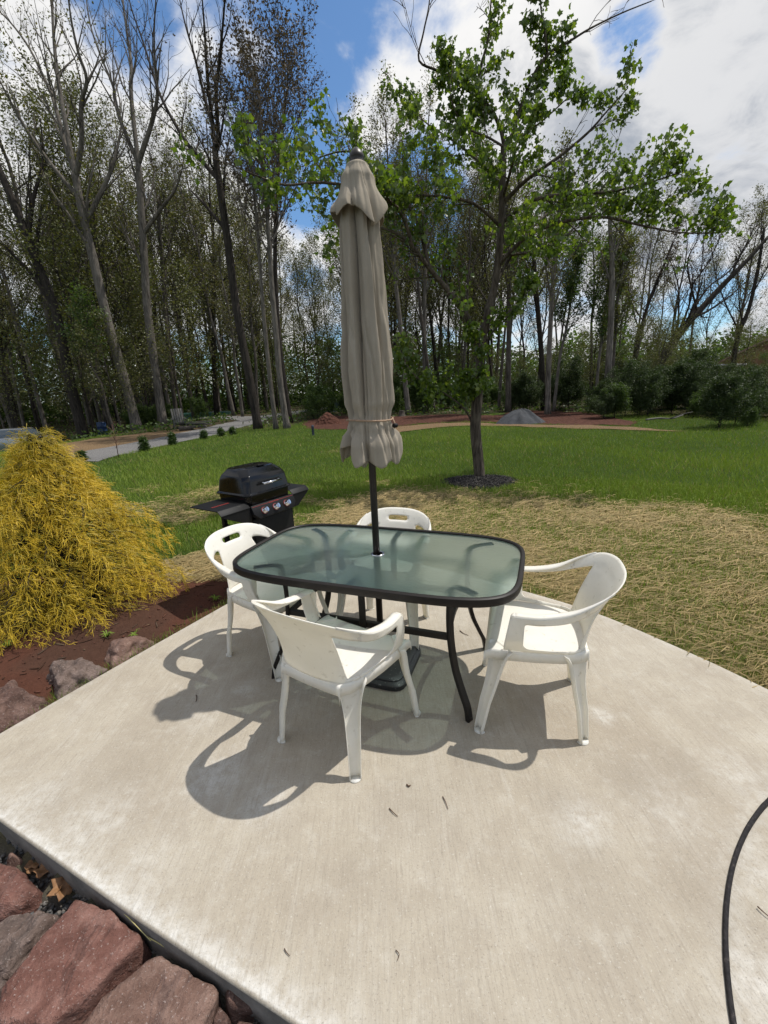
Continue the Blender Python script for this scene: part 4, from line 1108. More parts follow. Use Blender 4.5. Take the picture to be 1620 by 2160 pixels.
def icosph(sub):
    bm = bmesh.new(); bmesh.ops.create_icosphere(bm, subdivisions=sub, radius=1); vs = [v.co.copy() for v in bm.verts]; bm.verts.index_update(); fs = [tuple(v.index for v in f.verts) for f in bm.faces]; bm.free(); return vs, fs
ICO5 = icosph(5); ICO4 = icosph(4); ICO1 = icosph(1)
def stone(name, poly, ztop, zbot, mat, label, tilt=(0, 0), seed=1, soft=14, taper=.12, rough=.012, group=None, sub=None, faceted=5):
    c = Vector((sum(p[0] for p in poly)/len(poly), sum(p[1] for p in poly)/len(poly), (ztop+zbot)/2))
    rn = random.Random(seed); planes = []
    n = len(poly); area = sum(poly[i-1][0]*poly[i][1]-poly[i][0]*poly[i-1][1] for i in range(n)); sg = 1 if area > 0 else -1
    for i in range(n):
        p, q = Vector(poly[i-1]), Vector(poly[i]); d = (q-p)
        if d.length < 1e-4: continue
        nn = Vector((d.y, -d.x)).normalized()*sg; h = nn.dot(p-c.to_2d())
        tz = taper*rn.uniform(.3, 1.6); N3 = Vector((nn.x, nn.y, tz)).normalized(); planes.append((N3, max(.012, N3.dot(Vector((*(p-c.to_2d()), 0))+Vector((0, 0, 0))))))
    nt_ = Vector((tilt[0], tilt[1], 1)).normalized(); planes.append((nt_, (ztop-c.z)*nt_.z)); planes.append((Vector((0, 0, -1)), c.z-zbot))
    for _ in range(faceted):
        a = rn.random()*2*PI; d = Vector((math.cos(a)*.7, math.sin(a)*.7, rn.uniform(.5, 1.0))).normalized()
        hs = max(Vector((*(Vector(p)-c.to_2d()), ztop-c.z)).dot(d) for p in poly); planes.append((d, hs*rn.uniform(.80, .93)))
    vs = []; V0, F0 = sub or ICO5; size = max((Vector(p)-c.to_2d()).length for p in poly)
    for v in V0:
        s = 0
        for N3, h in planes:
            k = N3.dot(v)/h
            if k > 0: s += k**soft
        r = s**(-1/soft); p = v*r
        q = (p+c)*1.0
        a = noise.fractal(q*7.0+Vector((seed*3.1, 0, 0)), .9, 2.1, 5); b = abs(noise.noise(q*13+Vector((0, seed, 0))))
        q2 = q*26; p = p*(1+(rough*1.3*a-rough*1.2*b+rough*.45*noise.noise(q2)+rough*.3*noise.noise(q2*2.3)-rough*1.5*(noise.voronoi(q*9+Vector((seed, 0, 0)))[0][0]-.3))/max(r, .05))
        p.z += rough*.4*math.sin((p.z+c.z)*160+3*a)*0
        vs.append(p)
    o = pymesh(name, vs, F0, mat); o.location = c
    return props(o, label, 'stone', group)
gp = lambda pts, z=-.03: [g2(x, y, z) for x, y in pts]
GE = 'stones edging the planting bed'; GR = 'stones packed against the near edge of the patio'
ed = Vector((s1[0]-s0[0], s1[1]-s0[1])).normalized(); en = Vector((-ed.y, ed.x))
def along(a, b, depth, inset=.015):
    p, q = Vector(g2(*a)), Vector(g2(*b)); p, q = p+en*inset, q+en*inset; m_ = (p+q)/2
    return [tuple(p), tuple(q), tuple(q+en*depth*.7-ed*.02), tuple(m_+en*depth+ed*.08), tuple(m_+en*depth*.95-ed*.1), tuple(p+en*depth*.75+ed*.03)]
stone('edging_stone', along((236, 1407), (336, 1348), .22), .065, -.12, M['stone_tan'], 'pinkish brown rounded stone, farthest of the row edging the planting bed', (-.1, .1), 5, 9, .45, .016, GE)
stone('edging_stone', along((122, 1472), (230, 1411), .30), .085, -.12, M['stone_grey'], 'pale mottled grey stone between two brown stones edging the planting bed', (.1, -.05), 9, 14, .4, .024, GE)
stone('edging_stone', along((-60, 1580), (116, 1475), .36), .105, -.12, M['stone_dark'], 'large dark brown boulder at the left frame edge, nearest of the row edging the bed', (-.15, .0), 13, 12, .4, .024, GE)
zt_ = -.035
stone('rock', gp([(164, 1890), (222, 1913), (310, 1968), (322, 1985), (201, 2083), (122, 2165), (-20, 2170), (-8, 2087), (90, 1965)], zt_), zt_, -.17, M['stone_red'], 'big flat dark red sandstone slab beside the near patio edge', (.02, .0), 21, 48, .05, .006, GR, None, 0)
stone('rock', gp([(332, 1997), (390, 2026), (464, 2072), (466, 2098), (436, 2165), (400, 2240), (139, 2260), (139, 2180), (215, 2100)], zt_), zt_-.002, -.17, M['stone_tan'], 'flat pale tan red slab with a dark crack at the bottom frame edge', (.0, .03), 25, 30, .05, .007, GR, None, 0)
stone('rock', gp([(497, 2047), (533, 2079), (550, 2117), (520, 2133), (470, 2123), (464, 2091)], -.05), -.05, -.16, M['stone_dark'], 'small pointed dark brown rock between the tan slab and the patio side', (.2, .1), 28, 16, .25, .006, GR, ICO4)
stone('rock', gp([(59, 1898), (132, 1911), (108, 1949), (59, 1999), (25, 2047), (-25, 2062), (-60, 1990), (-20, 1928)], -.045), -.045, -.17, M['stone_grey'], 'rough grey brown stone wedged against the upper left of the red slab', (-.05, .1), 31, 13, .2, .012, GR)
stone('rock', gp([(-20, 1803), (38, 1816), (75, 1856), (59, 1883), (0, 1915), (-60, 1905), (-60, 1818)], -.05), -.05, -.17, M['stone_red'], 'weathered dusty red stone at the left frame edge above the grey brown stone', (.05, .0), 35, 14, .2, .012, GR)
stone('rock', gp([(8, 1789), (36, 1788), (53, 1803), (38, 1815), (6, 1809)], -.08), -.08, -.16, M['stone_tan'], 'fist sized brown rock lying in the dead leaves by the patio side', (.1, .0), 38, 10, .3, .005, GR, ICO4)
stone('rock', gp([(455, 2106), (486, 2135), (478, 2172), (440, 2170)], -.07), -.07, -.16, M['stone_dark'], 'narrow brown rock in the shaded gap right of the tan slab', (.2, 0), 41, 12, .2, .006, GR, ICO4)
stone('rock', gp([(497, 2137), (543, 2142), (556, 2180), (486, 2180)], -.06), -.06, -.16, M['stone_dark'], 'small reddish rock cut by the bottom frame edge under the pointed rock', (0, .1), 44, 11, .2, .006, GR, ICO4)
stone('rock', gp([(-30, 2052), (22, 2052), (14, 2076), (-12, 2092), (-60, 2095)], -.06), -.06, -.17, M['stone_grey'], 'dark stone squeezed between the grey brown stone and the red slab', (0, 0), 47, 12, .2, .008, GR, ICO4)

# dark gravel filling the gap by the patio side
rg2 = np.random.default_rng(6); V0 = np.array([tuple(v) for v in icosph(1)[0]]); F0 = np.array(icosph(1)[1])
N = 5200; tt = rg2.random(N)*2.9-.75; dd = .005+.34*rg2.random(N)**1.3; big = .004+.007*rg2.random(N)
bx = b0[0]+bdir.x*tt+blN.x*dd; by = b0[1]+bdir.y*tt+blN.y*dd
VV = (V0[None]*(1+.35*(rg2.random((N, len(V0), 1))-.5)))*(big[:, None, None]*(np.array([1, 1, .7])*(1+.5*(rg2.random((N, 1, 3))-.5))))
VV[:, :, 0] += bx[:, None]; VV[:, :, 1] += by[:, None]; VV[:, :, 2] += (ground_z(bx, by)+.002+.018*rg2.random(N))[:, None]
FF = (F0[None]+(np.arange(N)*len(V0))[:, None, None]).reshape(-1, 3)
t = NT('dark_gravel'); c = t.ramp(t.attr('tint'), [(0, (.03, .031, .032)), (.6, (.085, .085, .085)), (.85, (.10, .085, .07)), (1, (.19, .18, .17))]); t.pbsdf(c, .8); M['pebble'] = t.m
props(npobj('gravel', VV.reshape(-1, 3), FF, t.m, {'tint': np.repeat(rg2.random(N), len(V0))}), kind='stuff')
# clods, bark and twigs strewn on the red soil of the bed
N = 1500; ang = rg2.random((N, 2)); bxs = -3.9+3.0*ang[:, 0]; bys = .9+3.0*ang[:, 1]; ok = npinpoly(bxs, bys, bed_poly) & (npdist(bxs, bys, slab) > .05)
bxs, bys = bxs[ok], bys[ok]; N = len(bxs); L = .01+.05*rg2.random(N)**2; a = rg2.random(N)*PI
VV = V0[None]*np.stack([L, .004+.004*rg2.random(N), .003+.003*rg2.random(N)], 1)[:, None, :]; ch_ = rg2.random(N) < .45; VV[ch_] = V0[None]*(1+.5*(rg2.random((ch_.sum(), len(V0), 1))-.5))*(.003+.010*rg2.random(ch_.sum())**2)[:, None, None]*np.array([1, .9, .7])
ca, sa_ = np.cos(a)[:, None], np.sin(a)[:, None]; xx = VV[:, :, 0]*ca-VV[:, :, 1]*sa_; yy = VV[:, :, 0]*sa_+VV[:, :, 1]*ca
VV = np.stack([xx+bxs[:, None], yy+bys[:, None], VV[:, :, 2]+(ground_z(bxs, bys)+.004)[:, None]], -1)
FF = (F0[None]+(np.arange(N)*len(V0))[:, None, None]).reshape(-1, 3)
t = NT('soil_litter'); c = t.ramp(t.attr('tint'), [(0, (.04, .024, .016)), (.5, (.10, .044, .03)), (.85, (.075, .05, .036)), (1, (.2, .15, .09))]); t.pbsdf(c, .95, spec=.1)
tn = rg2.random(N); tn[ch_] = .35+.2*rg2.random(ch_.sum())
props(npobj('soil_litter', VV.reshape(-1, 3), FF, t.m, {'tint': np.repeat(tn, len(V0))}), kind='stuff')

# fallen leaves in the gap, catkins on the concrete
t = NT('dead_leaf'); o = t.obj(); t.pbsdf(t.ramp(t.noise(30, 5, .7, o), [(.3, (.11, .05, .022)), (.55, (.21, .105, .042)), (.8, (.30, .17, .075))]), .7, t.bump(t.noise(60, 3, .6, o), .5, .003)); M['dead_leaf'] = t.m
def leaf_outline(n=5):
    pts = []
    lob = [(-118, .50), (-90, .62), (-74, .52), (-50, .92), (-26, .64), (0, 1.0), (26, .64), (50, .92), (74, .52), (90, .62), (118, .50)]
    for a, r_ in lob: pts.append((math.sin(R(a))*r_, math.cos(R(a))*r_*1.0))
    return [(0, -.18)]+pts
def dead_leaf(px, py, z, s, rz, label, curl=.3):
    p = G(px, py, z); P = leaf_outline(); V, F = fill_grid([(x*s, y*s) for x, y in P], [], s*.12, .3)
    rn = random.Random(int(px)); vs = []
    for v in V:
        r_ = math.hypot(v[0], v[1])/s; vs.append((v[0], v[1], curl*s*(r_**2)*.5+s*.22*noise.noise(Vector((v[0]/s*2.5, v[1]/s*2.5, px)))+s*.10*abs(v[0]/s)+.004))
    o = pymesh('dead_leaf', vs, F, M['dead_leaf']); o.location = p; o.rotation_euler = (R(rn.uniform(-25, 25)), R(rn.uniform(-25, 25)), rz)
    sm = o.modifiers.new('t', 'SOLIDIFY'); sm.thickness = .0008
    props(o, label, 'leaf', 'fallen leaves by the patio side')
dead_leaf(140, 1868, -.10, .062, 2.4, 'large crumpled orange brown leaf resting on the gravel by the red slab')
dead_leaf(95, 1840, -.11, .045, .8, 'brown curled leaf on the gravel between dusty red stone and patio')
dead_leaf(75, 1818, -.11, .04, 3.8, 'small brown leaf beside the fist sized rock')
dead_leaf(115, 1885, -.10, .035, 5.0, 'ragged brown leaf fragment just below the large orange leaf')
dead_leaf(375, 1995, -.11, .032, 1.5, 'dull brown leaf standing in the gap between tan slab and patio', .8)
dead_leaf(60, 1835, -.115, .04, 5.6, 'dark curled leaf nearest the left frame edge in the gap')
M['catkin'] = simple('dry_catkin', (.085, .05, .03), .9)
M['stalk'] = simple('dry_stalk', (.42, .36, .15), .7)
def bit(name, pts, rad, mat, label, cat, group=None):
    P = [G(x, y, z) for x, y, z in pts]; c = P[0].copy(); m_ = MB(); m_.tube([p-c for p in catmull(P, 4)], [rad*(1-.5*i/(4*(len(P)-1))) for i in range(4*(len(P)-1)+1)], 6); o = m_.build(name, mat); o.location = c
    return props(o, label, cat, group)
GC = 'catkins fallen on the patio'
bit('catkin', [(600, 2001, .004), (604, 2008, .005), (611, 2016, .004)], .0018, M['catkin'], 'brown catkin on the concrete nearest the stone slabs', 'catkin', GC)
bit('catkin', [(835, 2004, .004), (842, 2013, .006), (838, 2026, .004)], .0016, M['catkin'], 'bent brown catkin alone on the bare concrete near the bottom of the frame', 'catkin', GC)
bit('catkin', [(934, 1680, .004), (940, 1692, .006), (945, 1706, .004)], .0022, M['catkin'], 'dark catkin on the concrete right of the large table shadow', 'catkin', GC)
bit('catkin', [(821, 1705, .004), (830, 1714, .006), (839, 1722, .004)], .0022, M['catkin'], 'thin catkin on the concrete just in front of the foremost chair legs', 'catkin', GC)
bit('catkin', [(858, 1655, .004), (862, 1658, .006), (866, 1656, .004)], .004, M['catkin'], 'dark crumb like catkin on concrete beside the foremost chair shadow', 'catkin', GC)
bit('catkin', [(970, 1330, .004), (978, 1336, .005), (988, 1340, .004)], .003, M['catkin'], 'curled catkin on the concrete under the right end of the glass table', 'catkin', GC)
bit('catkin', [(1598, 1912, .002), (1612, 1925, .003), (1628, 1938, .002)], .0022, M['catkin'], 'dark twig like catkin on the round concrete slab', 'catkin', GC)
bit('catkin', [(414, 1466, .004), (415, 1474, .005), (413, 1480, .004)], .003, M['catkin'], 'short catkin inside the umbrella shadow on the patio', 'catkin', GC)
bit('grass_stalk', [(255, 1920, -.03), (285, 1950, -.025), (318, 1985, -.05)], .0022, M['stalk'], 'yellow dry stalk lying across the gap by the corner of the red slab', 'stalk')
bit('grass_stalk', [(310, 1976, -.05), (335, 1990, -.05), (362, 2008, -.07)], .002, M['stalk'], 'yellow dry stalk in the gap at the top corner of the tan slab', 'stalk')
for (x, y, n_, lab) in ((228, 1345, 6, 'small green sprout in the red soil behind the pale edging stone'), (455, 1262, 7, 'weedy green tuft at the corner where bed meets straw'), (283, 1340, 5, 'low green weed in the soil behind the farthest edging stone'), (20, 1372, 8, 'blue green leafy plant under the shrub at the left frame edge')):
    p = G(x, y, 0); p.z = float(ground_z(np.array([p.x]), np.array([p.y]))[0]); vs = []; fs = []; rn = random.Random(x)
    for k in range(n_*3):
        a = rn.random()*2*PI; d = Vector((math.cos(a), math.sin(a), 0)); l = rn.uniform(.025, .07); sd_ = Vector((-d.y, d.x, 0))*.004; b = len(vs)
        q0, q1, q2 = Vector((0, 0, 0)), d*l*.4+Vector((0, 0, l*.7)), d*l+Vector((0, 0, l*.55)); vs += [q0-sd_*.5, q0+sd_*.5, q1-sd_, q1+sd_, q2]; fs += [(b, b+1, b+3, b+2), (b+2, b+3, b+4)]
    F3 = [];
    for f in fs: F3 += [f] if len(f) == 3 else [(f[0], f[1], f[2]), (f[0], f[2], f[3])]
    o = npobj('weed', np.array([tuple(v) for v in vs]), np.array(F3), M['grass'], {'tint': np.full(len(vs), .25+.1*rn.random())}); o.location = p; props(o, lab, 'weed')
# ------------------------------------------------------------------ trees
class Tree:
    def __init__(s, seed): s.mb = MB(); s.sites = []; s.r = random.Random(seed)
    def limb(s, pts, rad, lev, P, per=3):
        q = catmull(pts, per) if len(pts) > 2 else [Vector(p) for p in pts]; m = len(q)
        if not hasattr(rad, '__len__'): rad = (rad, rad*.4)
        rads = [rad[0]+(rad[1]-rad[0])*(i/(m-1))**P.get('tap', .9) for i in range(m)]
        n = (9, 6, 4, 3, 3)[min(lev, 4)]
        s.mb.tube(q, rads, n, lev == 0)
        s.children(q, rads, lev, P)
        return q, rads
    def children(s, q, rads, lev, P):
        if lev >= P['levels']:
            return
        m = len(q); L = sum((q[i+1]-q[i]).length for i in range(m-1)); r = s.r
        cnt = P['n'][lev]; st = P['start'][lev]
        if lev >= P['leaf_from']:
            for i in range(m):
                if i/(m-1) > .25: s.sites.append((q[i], (q[min(i+1, m-1)]-q[max(i-1, 0)]).normalized()))
        ga = r.random()*6
        for k in range(cnt):
            f = st+(1-st)*((k+r.random()*.8)/cnt); f = min(f, .98); x = f*(m-1); i = int(x); u = x-i
            p = q[i].lerp(q[min(i+1, m-1)], u); tg = (q[min(i+1, m-1)]-q[max(i-1, 0)]).normalized()
            ga += 2.4+r.gauss(0, .5); o = tg.orthogonal().normalized(); o2 = tg.cross(o); pr = o*math.cos(ga)+o2*math.sin(ga)
            an = R(r.gauss(P['ang'][lev], 9)); d = tg*math.cos(an)+pr*math.sin(an)
            d = (d+Vector((0, 0, P['up'][lev]))).normalized()
            ln = L*P['len'][lev]*(1.05-P.get('fall', .6)*f)*r.uniform(.7, 1.25)
            ln = min(ln, P.get('maxlen', (99, 99, 99, 99))[lev])
            r0 = max(P['rmin'], rads[min(i, m-1)]*P['rr'][lev]); 
            s.grow(p, d, ln, r0, lev+1, P)
    def grow(s, p, d, ln, r0, lev, P):
        r = s.r; n = P.get('seg', 4); pts = [p]; st = ln/n; dd = d.copy(); w_ = P['wig'][min(lev, len(P['wig'])-1)]; cv = P['curve'][min(lev, len(P['curve'])-1)]
        for k in range(n):
            dd = (dd+Vector((r.gauss(0, w_), r.gauss(0, w_), r.gauss(0, w_)+cv))).normalized(); pts.append(pts[-1]+dd*st)
        rads = [r0*(1-.78*i/n) for i in range(n+1)]; rads = [max(P['rmin']*.6, x) for x in rads]
        s.mb.tube(pts, rads, (9, 6, 4, 3, 3)[min(lev, 4)], False)
        if lev >= P['levels'] and lev >= P['leaf_from']:
            for i in range(1, n+1): s.sites.append((pts[i], (pts[i]-pts[i-1]).normalized()))
        s.children(pts, rads, lev, P)
def cards(sites, per, size, seed, spread=.12, droop=.2, asp=.55, p_keep=1.0, zt=None):
    """small leaf-shaped faces round the twig points"""
    g = np.random.default_rng(seed); S = np.array([tuple(a) for a, b in sites]); 
    S = S[g.random(len(S)) < p_keep]; S = np.repeat(S, per, 0); n = len(S)
    c = S+g.normal(0, spread, (n, 3)); ax = g.normal(0, 1, (n, 3)); ax[:, 2] = ax[:, 2]*.6-droop; ax /= np.linalg.norm(ax, axis=1)[:, None]
    nn = g.normal(0, 1, (n, 3)); nn[:, 2] += .6; sd = np.cross(ax, nn); sd /= np.linalg.norm(sd, axis=1)[:, None]+1e-9
    L = size*(.6+.8*g.random(n))[:, None]; W = L*asp
    V = np.stack([c, c+ax*L*.5+sd*W*.5, c+ax*L, c+ax*L*.5-sd*W*.5], 1).reshape(-1, 3)
    F = np.arange(n*4).reshape(n, 4); tint = np.clip(g.normal(.5, .24, n), 0, 1)
    return V, F, np.repeat(tint, 4)
def tree_mesh(nm, T, bark, leaf, per, size, seed, **kw):
    tm = bpy.data.meshes.new('trunk'); tm.from_pydata(T.mb.v, [], T.mb.f); tm.materials.append(bark); tm.polygons.foreach_set('use_smooth', [True]*len(tm.polygons)); tm.update()
    cm = None
    if leaf and T.sites:
        V, F, t_ = cards(T.sites, per, size, seed, **kw); cm = npmesh('crown', V, F, leaf, {'tint': t_})
    return tm, cm
def place_tree(name, meshes, loc, rz, s, label, cat='tree', group=None, lean=(0, 0)):
    root = thing(name, label, cat, loc, rz, group, s); root.rotation_euler = (lean[0], lean[1], rz)
    link('trunk', meshes[0], root)
    if meshes[1]: link('crown', meshes[1], root)
    return root
def gz1(x, y): return float(ground_z(np.array([x]), np.array([y]))[0])
FP = lambda **k: dict(dict(levels=3, leaf_from=2, n=[14, 7, 5], start=[.38, .2, .15], ang=[42, 38, 40], len=[.42, .5, .5], up=[.35, .25, .15], rr=[.45, .5, .5], rmin=.010, wig=[.03, .09, .14, .18], curve=[0, .10, .08, .05], maxlen=(8, 3.2, 1.6, 1), seg=4), **k)

# --- the young maple on the lawn, its main limbs as they grow in the photo
def mp(pts, Y0=None): return [at(x, y, Y) for x, y, Y in pts]
MY = 7.62
mt = Tree(5)
PM = dict(levels=3, leaf_from=2, n=[0, 9, 5], start=[.5, .18, .1], ang=[40, 48, 45], len=[.3, .30, .50], up=[.2, .22, .10], rr=[.4, .42, .6], rmin=.005, wig=[.02, .08, .12, .16], curve=[0, .04, .0, -.03], maxlen=(2, .78, .36, .25), seg=4, fall=.5)
base = G(1013, 1012, LZ); base.z = LZ-.02
trunk = [at(1013, 1013, MY), at(1008, 960, MY), at(1003, 900, MY), at(1008, 830, MY), at(1013, 770, MY), at(1012, 725, MY-.02)]
P0 = dict(PM, levels=0)
mt.limb(trunk, (.100, .088), 0, P0, 5)
lead = [(1012, 730, MY-.02), (1030, 660, MY), (1046, 590, MY+.05), (1056, 500, MY+.05), (1060, 400, MY+.1), (1063, 305, MY+.1)]
mt.limb(mp(lead), (.074, .046), 0, P0, 5)
limbs = [([(1010, 735, MY), (985, 670, 7.5), (950, 620, 7.35), (905, 565, 7.15), (870, 520, 7.0), (835, 492, 6.85), (790, 478, 6.7), (730, 470, 6.5)], .052),
 ([(905, 565, 7.15), (890, 500, 7.2), (860, 430, 7.3), (800, 360, 7.4), (740, 320, 7.5), (680, 330, 7.4), (640, 350, 7.3)], .028),
 ([(870, 520, 7.0), (840, 440, 6.8), (760, 400, 6.6), (680, 385, 6.4), (600, 390, 6.2), (540, 370, 6.0), (480, 345, 5.9)], .026),
 ([(1063, 305, MY+.1), (1055, 270, 7.7), (1035, 230, 7.6), (1008, 205, 7.6), (965, 175, 7.5), (925, 150, 7.5), (884, 128, 7.4), (893, 70, 7.4), (905, 10, 7.4), (910, -60, 7.4)], .030),
 ([(1008, 205, 7.6), (1012, 150, 7.7), (1030, 80, 7.7), (1036, 0, 7.8), (1045, -70, 7.8)], .024),
 ([(1063, 305, MY+.1), (1080, 285, 7.75), (1100, 220, 7.8), (1130, 150, 7.8), (1160, 112, 7.8), (1200, 88, 7.8), (1245, 60, 7.8), (1310, 28, 7.8), (1375, 2, 7.8)], .032),
 ([(1155, 118, 7.8), (1148, 60, 7.7), (1140, 0, 7.7), (1150, -70, 7.7)], .016),
 ([(1060, 430, MY+.1), (1110, 380, 7.5), (1180, 330, 7.4), (1240, 280, 7.3), (1280, 235, 7.2), (1325, 185, 7.1)], .030),
 ([(1058, 470, MY+.1), (1130, 420, 7.3), (1220, 410, 7.0), (1300, 402, 6.8), (1370, 385, 6.6), (1440, 362, 6.5)], .028),
 ([(1050, 560, MY+.05), (1110, 500, 7.3), (1180, 470, 7.1), (1270, 458, 6.9), (1350, 475, 6.7), (1430, 490, 6.5), (1510, 492, 6.4)], .030),
 ([(1045, 600, MY+.05), (1090, 520, 7.9), (1150, 455, 8.2), (1230, 400, 8.5), (1300, 330, 8.7)], .026),
 ([(1060, 400, MY+.1), (1020, 350, 8.0), (960, 300, 8.3), (900, 260, 8.6), (860, 220, 8.8)], .026),
 ([(1057, 480, MY+.1), (1000, 430, 7.3), (930, 415, 7.0), (860, 412, 6.8), (790, 425, 6.6)], .024),
 ([(1060, 420, MY+.1), (1080, 350, 7.2), (1090, 300, 6.9), (1150, 250, 6.6), (1215, 190, 6.5)], .022),
 ([(1063, 310, MY+.1), (1030, 290, 7.5), (980, 265, 7.3), (950, 200, 7.2), (960, 120, 7.2)], .018),
 ([(1052, 540, MY+.05), (1120, 530, 8.0), (1190, 500, 8.4), (1260, 430, 8.8)], .022),
 ([(1012, 740, MY), (1040, 700, 7.5), (1080, 660, 7.3), (1110, 620, 7.2), (1128, 605, 7.2)], .012),
 ([(998, 900, MY), (985, 870, 7.6), (960, 845, 7.5), (925, 822, 7.4), (890, 805, 7.3), (862, 775, 7.2), (845, 735, 7.1)], .016),
 ([(1012, 760, MY), (1000, 715, 7.3), (985, 700, 7.2)], .008), ([(1020, 780, MY-.08), (1028, 800, 7.3), (1022, 815, 7.2)], .006), ([(1006, 830, MY-.08), (990, 800, 7.35), (985, 795, 7.3)], .006)]
barel = [3, 5]
for i, (l, r0) in enumerate(limbs):
    pts = mp(l); Lm = sum((pts[k+1]-pts[k]).length for k in range(len(pts)-1))
    nb = max(4, int(Lm*5.0)); 
    P = dict(PM, n=[0, nb, 5], start=[0, .12 if Lm > 1.2 else .05, .1])
    if i in barel:
        q = catmull(pts, 4); rd = [r0+(.006-r0)*k/(len(q)-1) for k in range(len(q))]; mt.mb.tube(q, rd, 6, False)
        cut = int(len(q)*(.55 if i == 3 else .62))
        mt.children(q[:cut], rd[:cut], 1, dict(P, n=[0, 8, 5]))
        sv = len(mt.sites); mt.children(q[cut:], rd[cut:], 1, dict(P, n=[0, 5, 3], up=[.2, .5, .3], len=[.3, .7, .5])); del mt.sites[sv:]
        if i == 5: mt.sites += [(p, Vector((0, 0, 1))) for p in q[int(len(q)*.4):cut] for _ in range(1)]
    else:
        mt.limb(pts, (r0*1.2, .006), 1, P, 4)
# leaves: five-lobed, hanging
lo = np.array(leaf_outline(), float); lo = np.vstack([[0, .1], lo]); nl = len(lo)
gm = np.random.default_rng(12); S = np.array([tuple(a) for a, b in mt.sites]); S = S[vnoise(S[:, 0]*1.0+S[:, 2]*.7, S[:, 1]+S[:, 2]*1.3, 1.5, 2) > .43]; S = np.repeat(S, 5, 0); S = S[gm.random(len(S)) < .78]; n = len(S); print('maple leaves', n)
c0 = S+gm.normal(0, .05, (n, 3)); tip = gm.normal(0, .55, (n, 3)); tip[:, 2] -= .75; tip /= np.linalg.norm(tip, axis=1)[:, None]
nr = gm.normal(0, 1, (n, 3)); nr[:, 2] += .5; sd = np.cross(tip, nr); sd /= np.linalg.norm(sd, axis=1)[:, None]; nr = np.cross(sd, tip)
sz = (.030+.038*gm.random(n)**1.3)[:, None, None]
fold = np.abs(lo[:, 0])*.45-.25*(lo[:, 1]**2)
V = c0[:, None]+sz*(lo[None, :, 0:1]*sd[:, None]+(lo[None, :, 1:2]+.3)*tip[:, None]+fold[None, :, None]*nr[:, None])
tri = np.array([[0, k, k+1] for k in range(1, nl-1)]+[[0, nl-1, 1]]); F = (tri[None]+(np.arange(n)*nl)[:, None, None]).reshape(-1, 3)
tint = np.clip(gm.normal(.5, .22, n), 0, 1)
root = thing('maple_tree', 'young maple with fresh green leaves, growing on the lawn in a ring of black mulch', 'tree', base)
bt = [tuple(Vector(v)-base) for v in mt.mb.v]
pymesh('trunk', bt, mt.mb.f, M['bark_maple'], root)
npobj('crown', V.reshape(-1, 3)-np.array(base), F, M['leaf_maple'], {'tint': np.repeat(tint, nl)}, parent=root)
# mulch ring
gmu = np.random.default_rng(3); N = 2600; a = gmu.random(N)*2*PI; rr_ = .66*np.sqrt(gmu.random(N))*(1+.12*np.sin(3*a)); xx, yy = ring_c.x+rr_*np.cos(a)*1.05, ring_c.y+rr_*np.sin(a)*.85
hz_ = ground_z(xx, yy)+.07*(1-(rr_/.72)**2)+.02*gmu.random(N); L = .012+.03*gmu.random(N)**2; an = gmu.random(N)*PI
VV = V0[None]*np.stack([L, .006+.008*gmu.random(N), .005+.005*gmu.random(N)], 1)[:, None]
ca, sa_ = np.cos(an)[:, None], np.sin(an)[:, None]; VV = np.stack([VV[:, :, 0]*ca-VV[:, :, 1]*sa_+xx[:, None], VV[:, :, 0]*sa_+VV[:, :, 1]*ca+yy[:, None], VV[:, :, 2]+VV[:, :, 0]*gmu.normal(0, .3, N)[:, None]+hz_[:, None]], -1)
FF = (F0[None]+(np.arange(N)*len(V0))[:, None, None]).reshape(-1, 3)
t = NT('black_mulch'); c = t.ramp(t.attr('tint'), [(0, (.008, .007, .007)), (.8, (.03, .027, .025)), (1, (.07, .06, .05))]); t.pbsdf(c, .8, spec=.3)
props(npobj('mulch', VV.reshape(-1, 3), FF, t.m, {'tint': np.repeat(gmu.random(N), len(V0))}), kind='stuff')
mb = MB(); 
for i in range(7):
    for j in range(36):
        f = i/6; th = 2*PI*j/36; q = .70*f*(1+.12*math.sin(3*th)); x, y = ring_c.x+q*math.cos(th)*1.05, ring_c.y+q*math.sin(th)*.85
        mb.v.append((x, y, gz1(x, y)+.062*(1-f*f)-.004))
for i in range(6):
    for j in range(36): a = i*36+j; b = i*36+(j+1) % 36; mb.f.append((a, b, b+36, a+36))
props(mb.build('mulch_bed', simple('mulch_under', (.012, .011, .010), .9)), kind='structure')

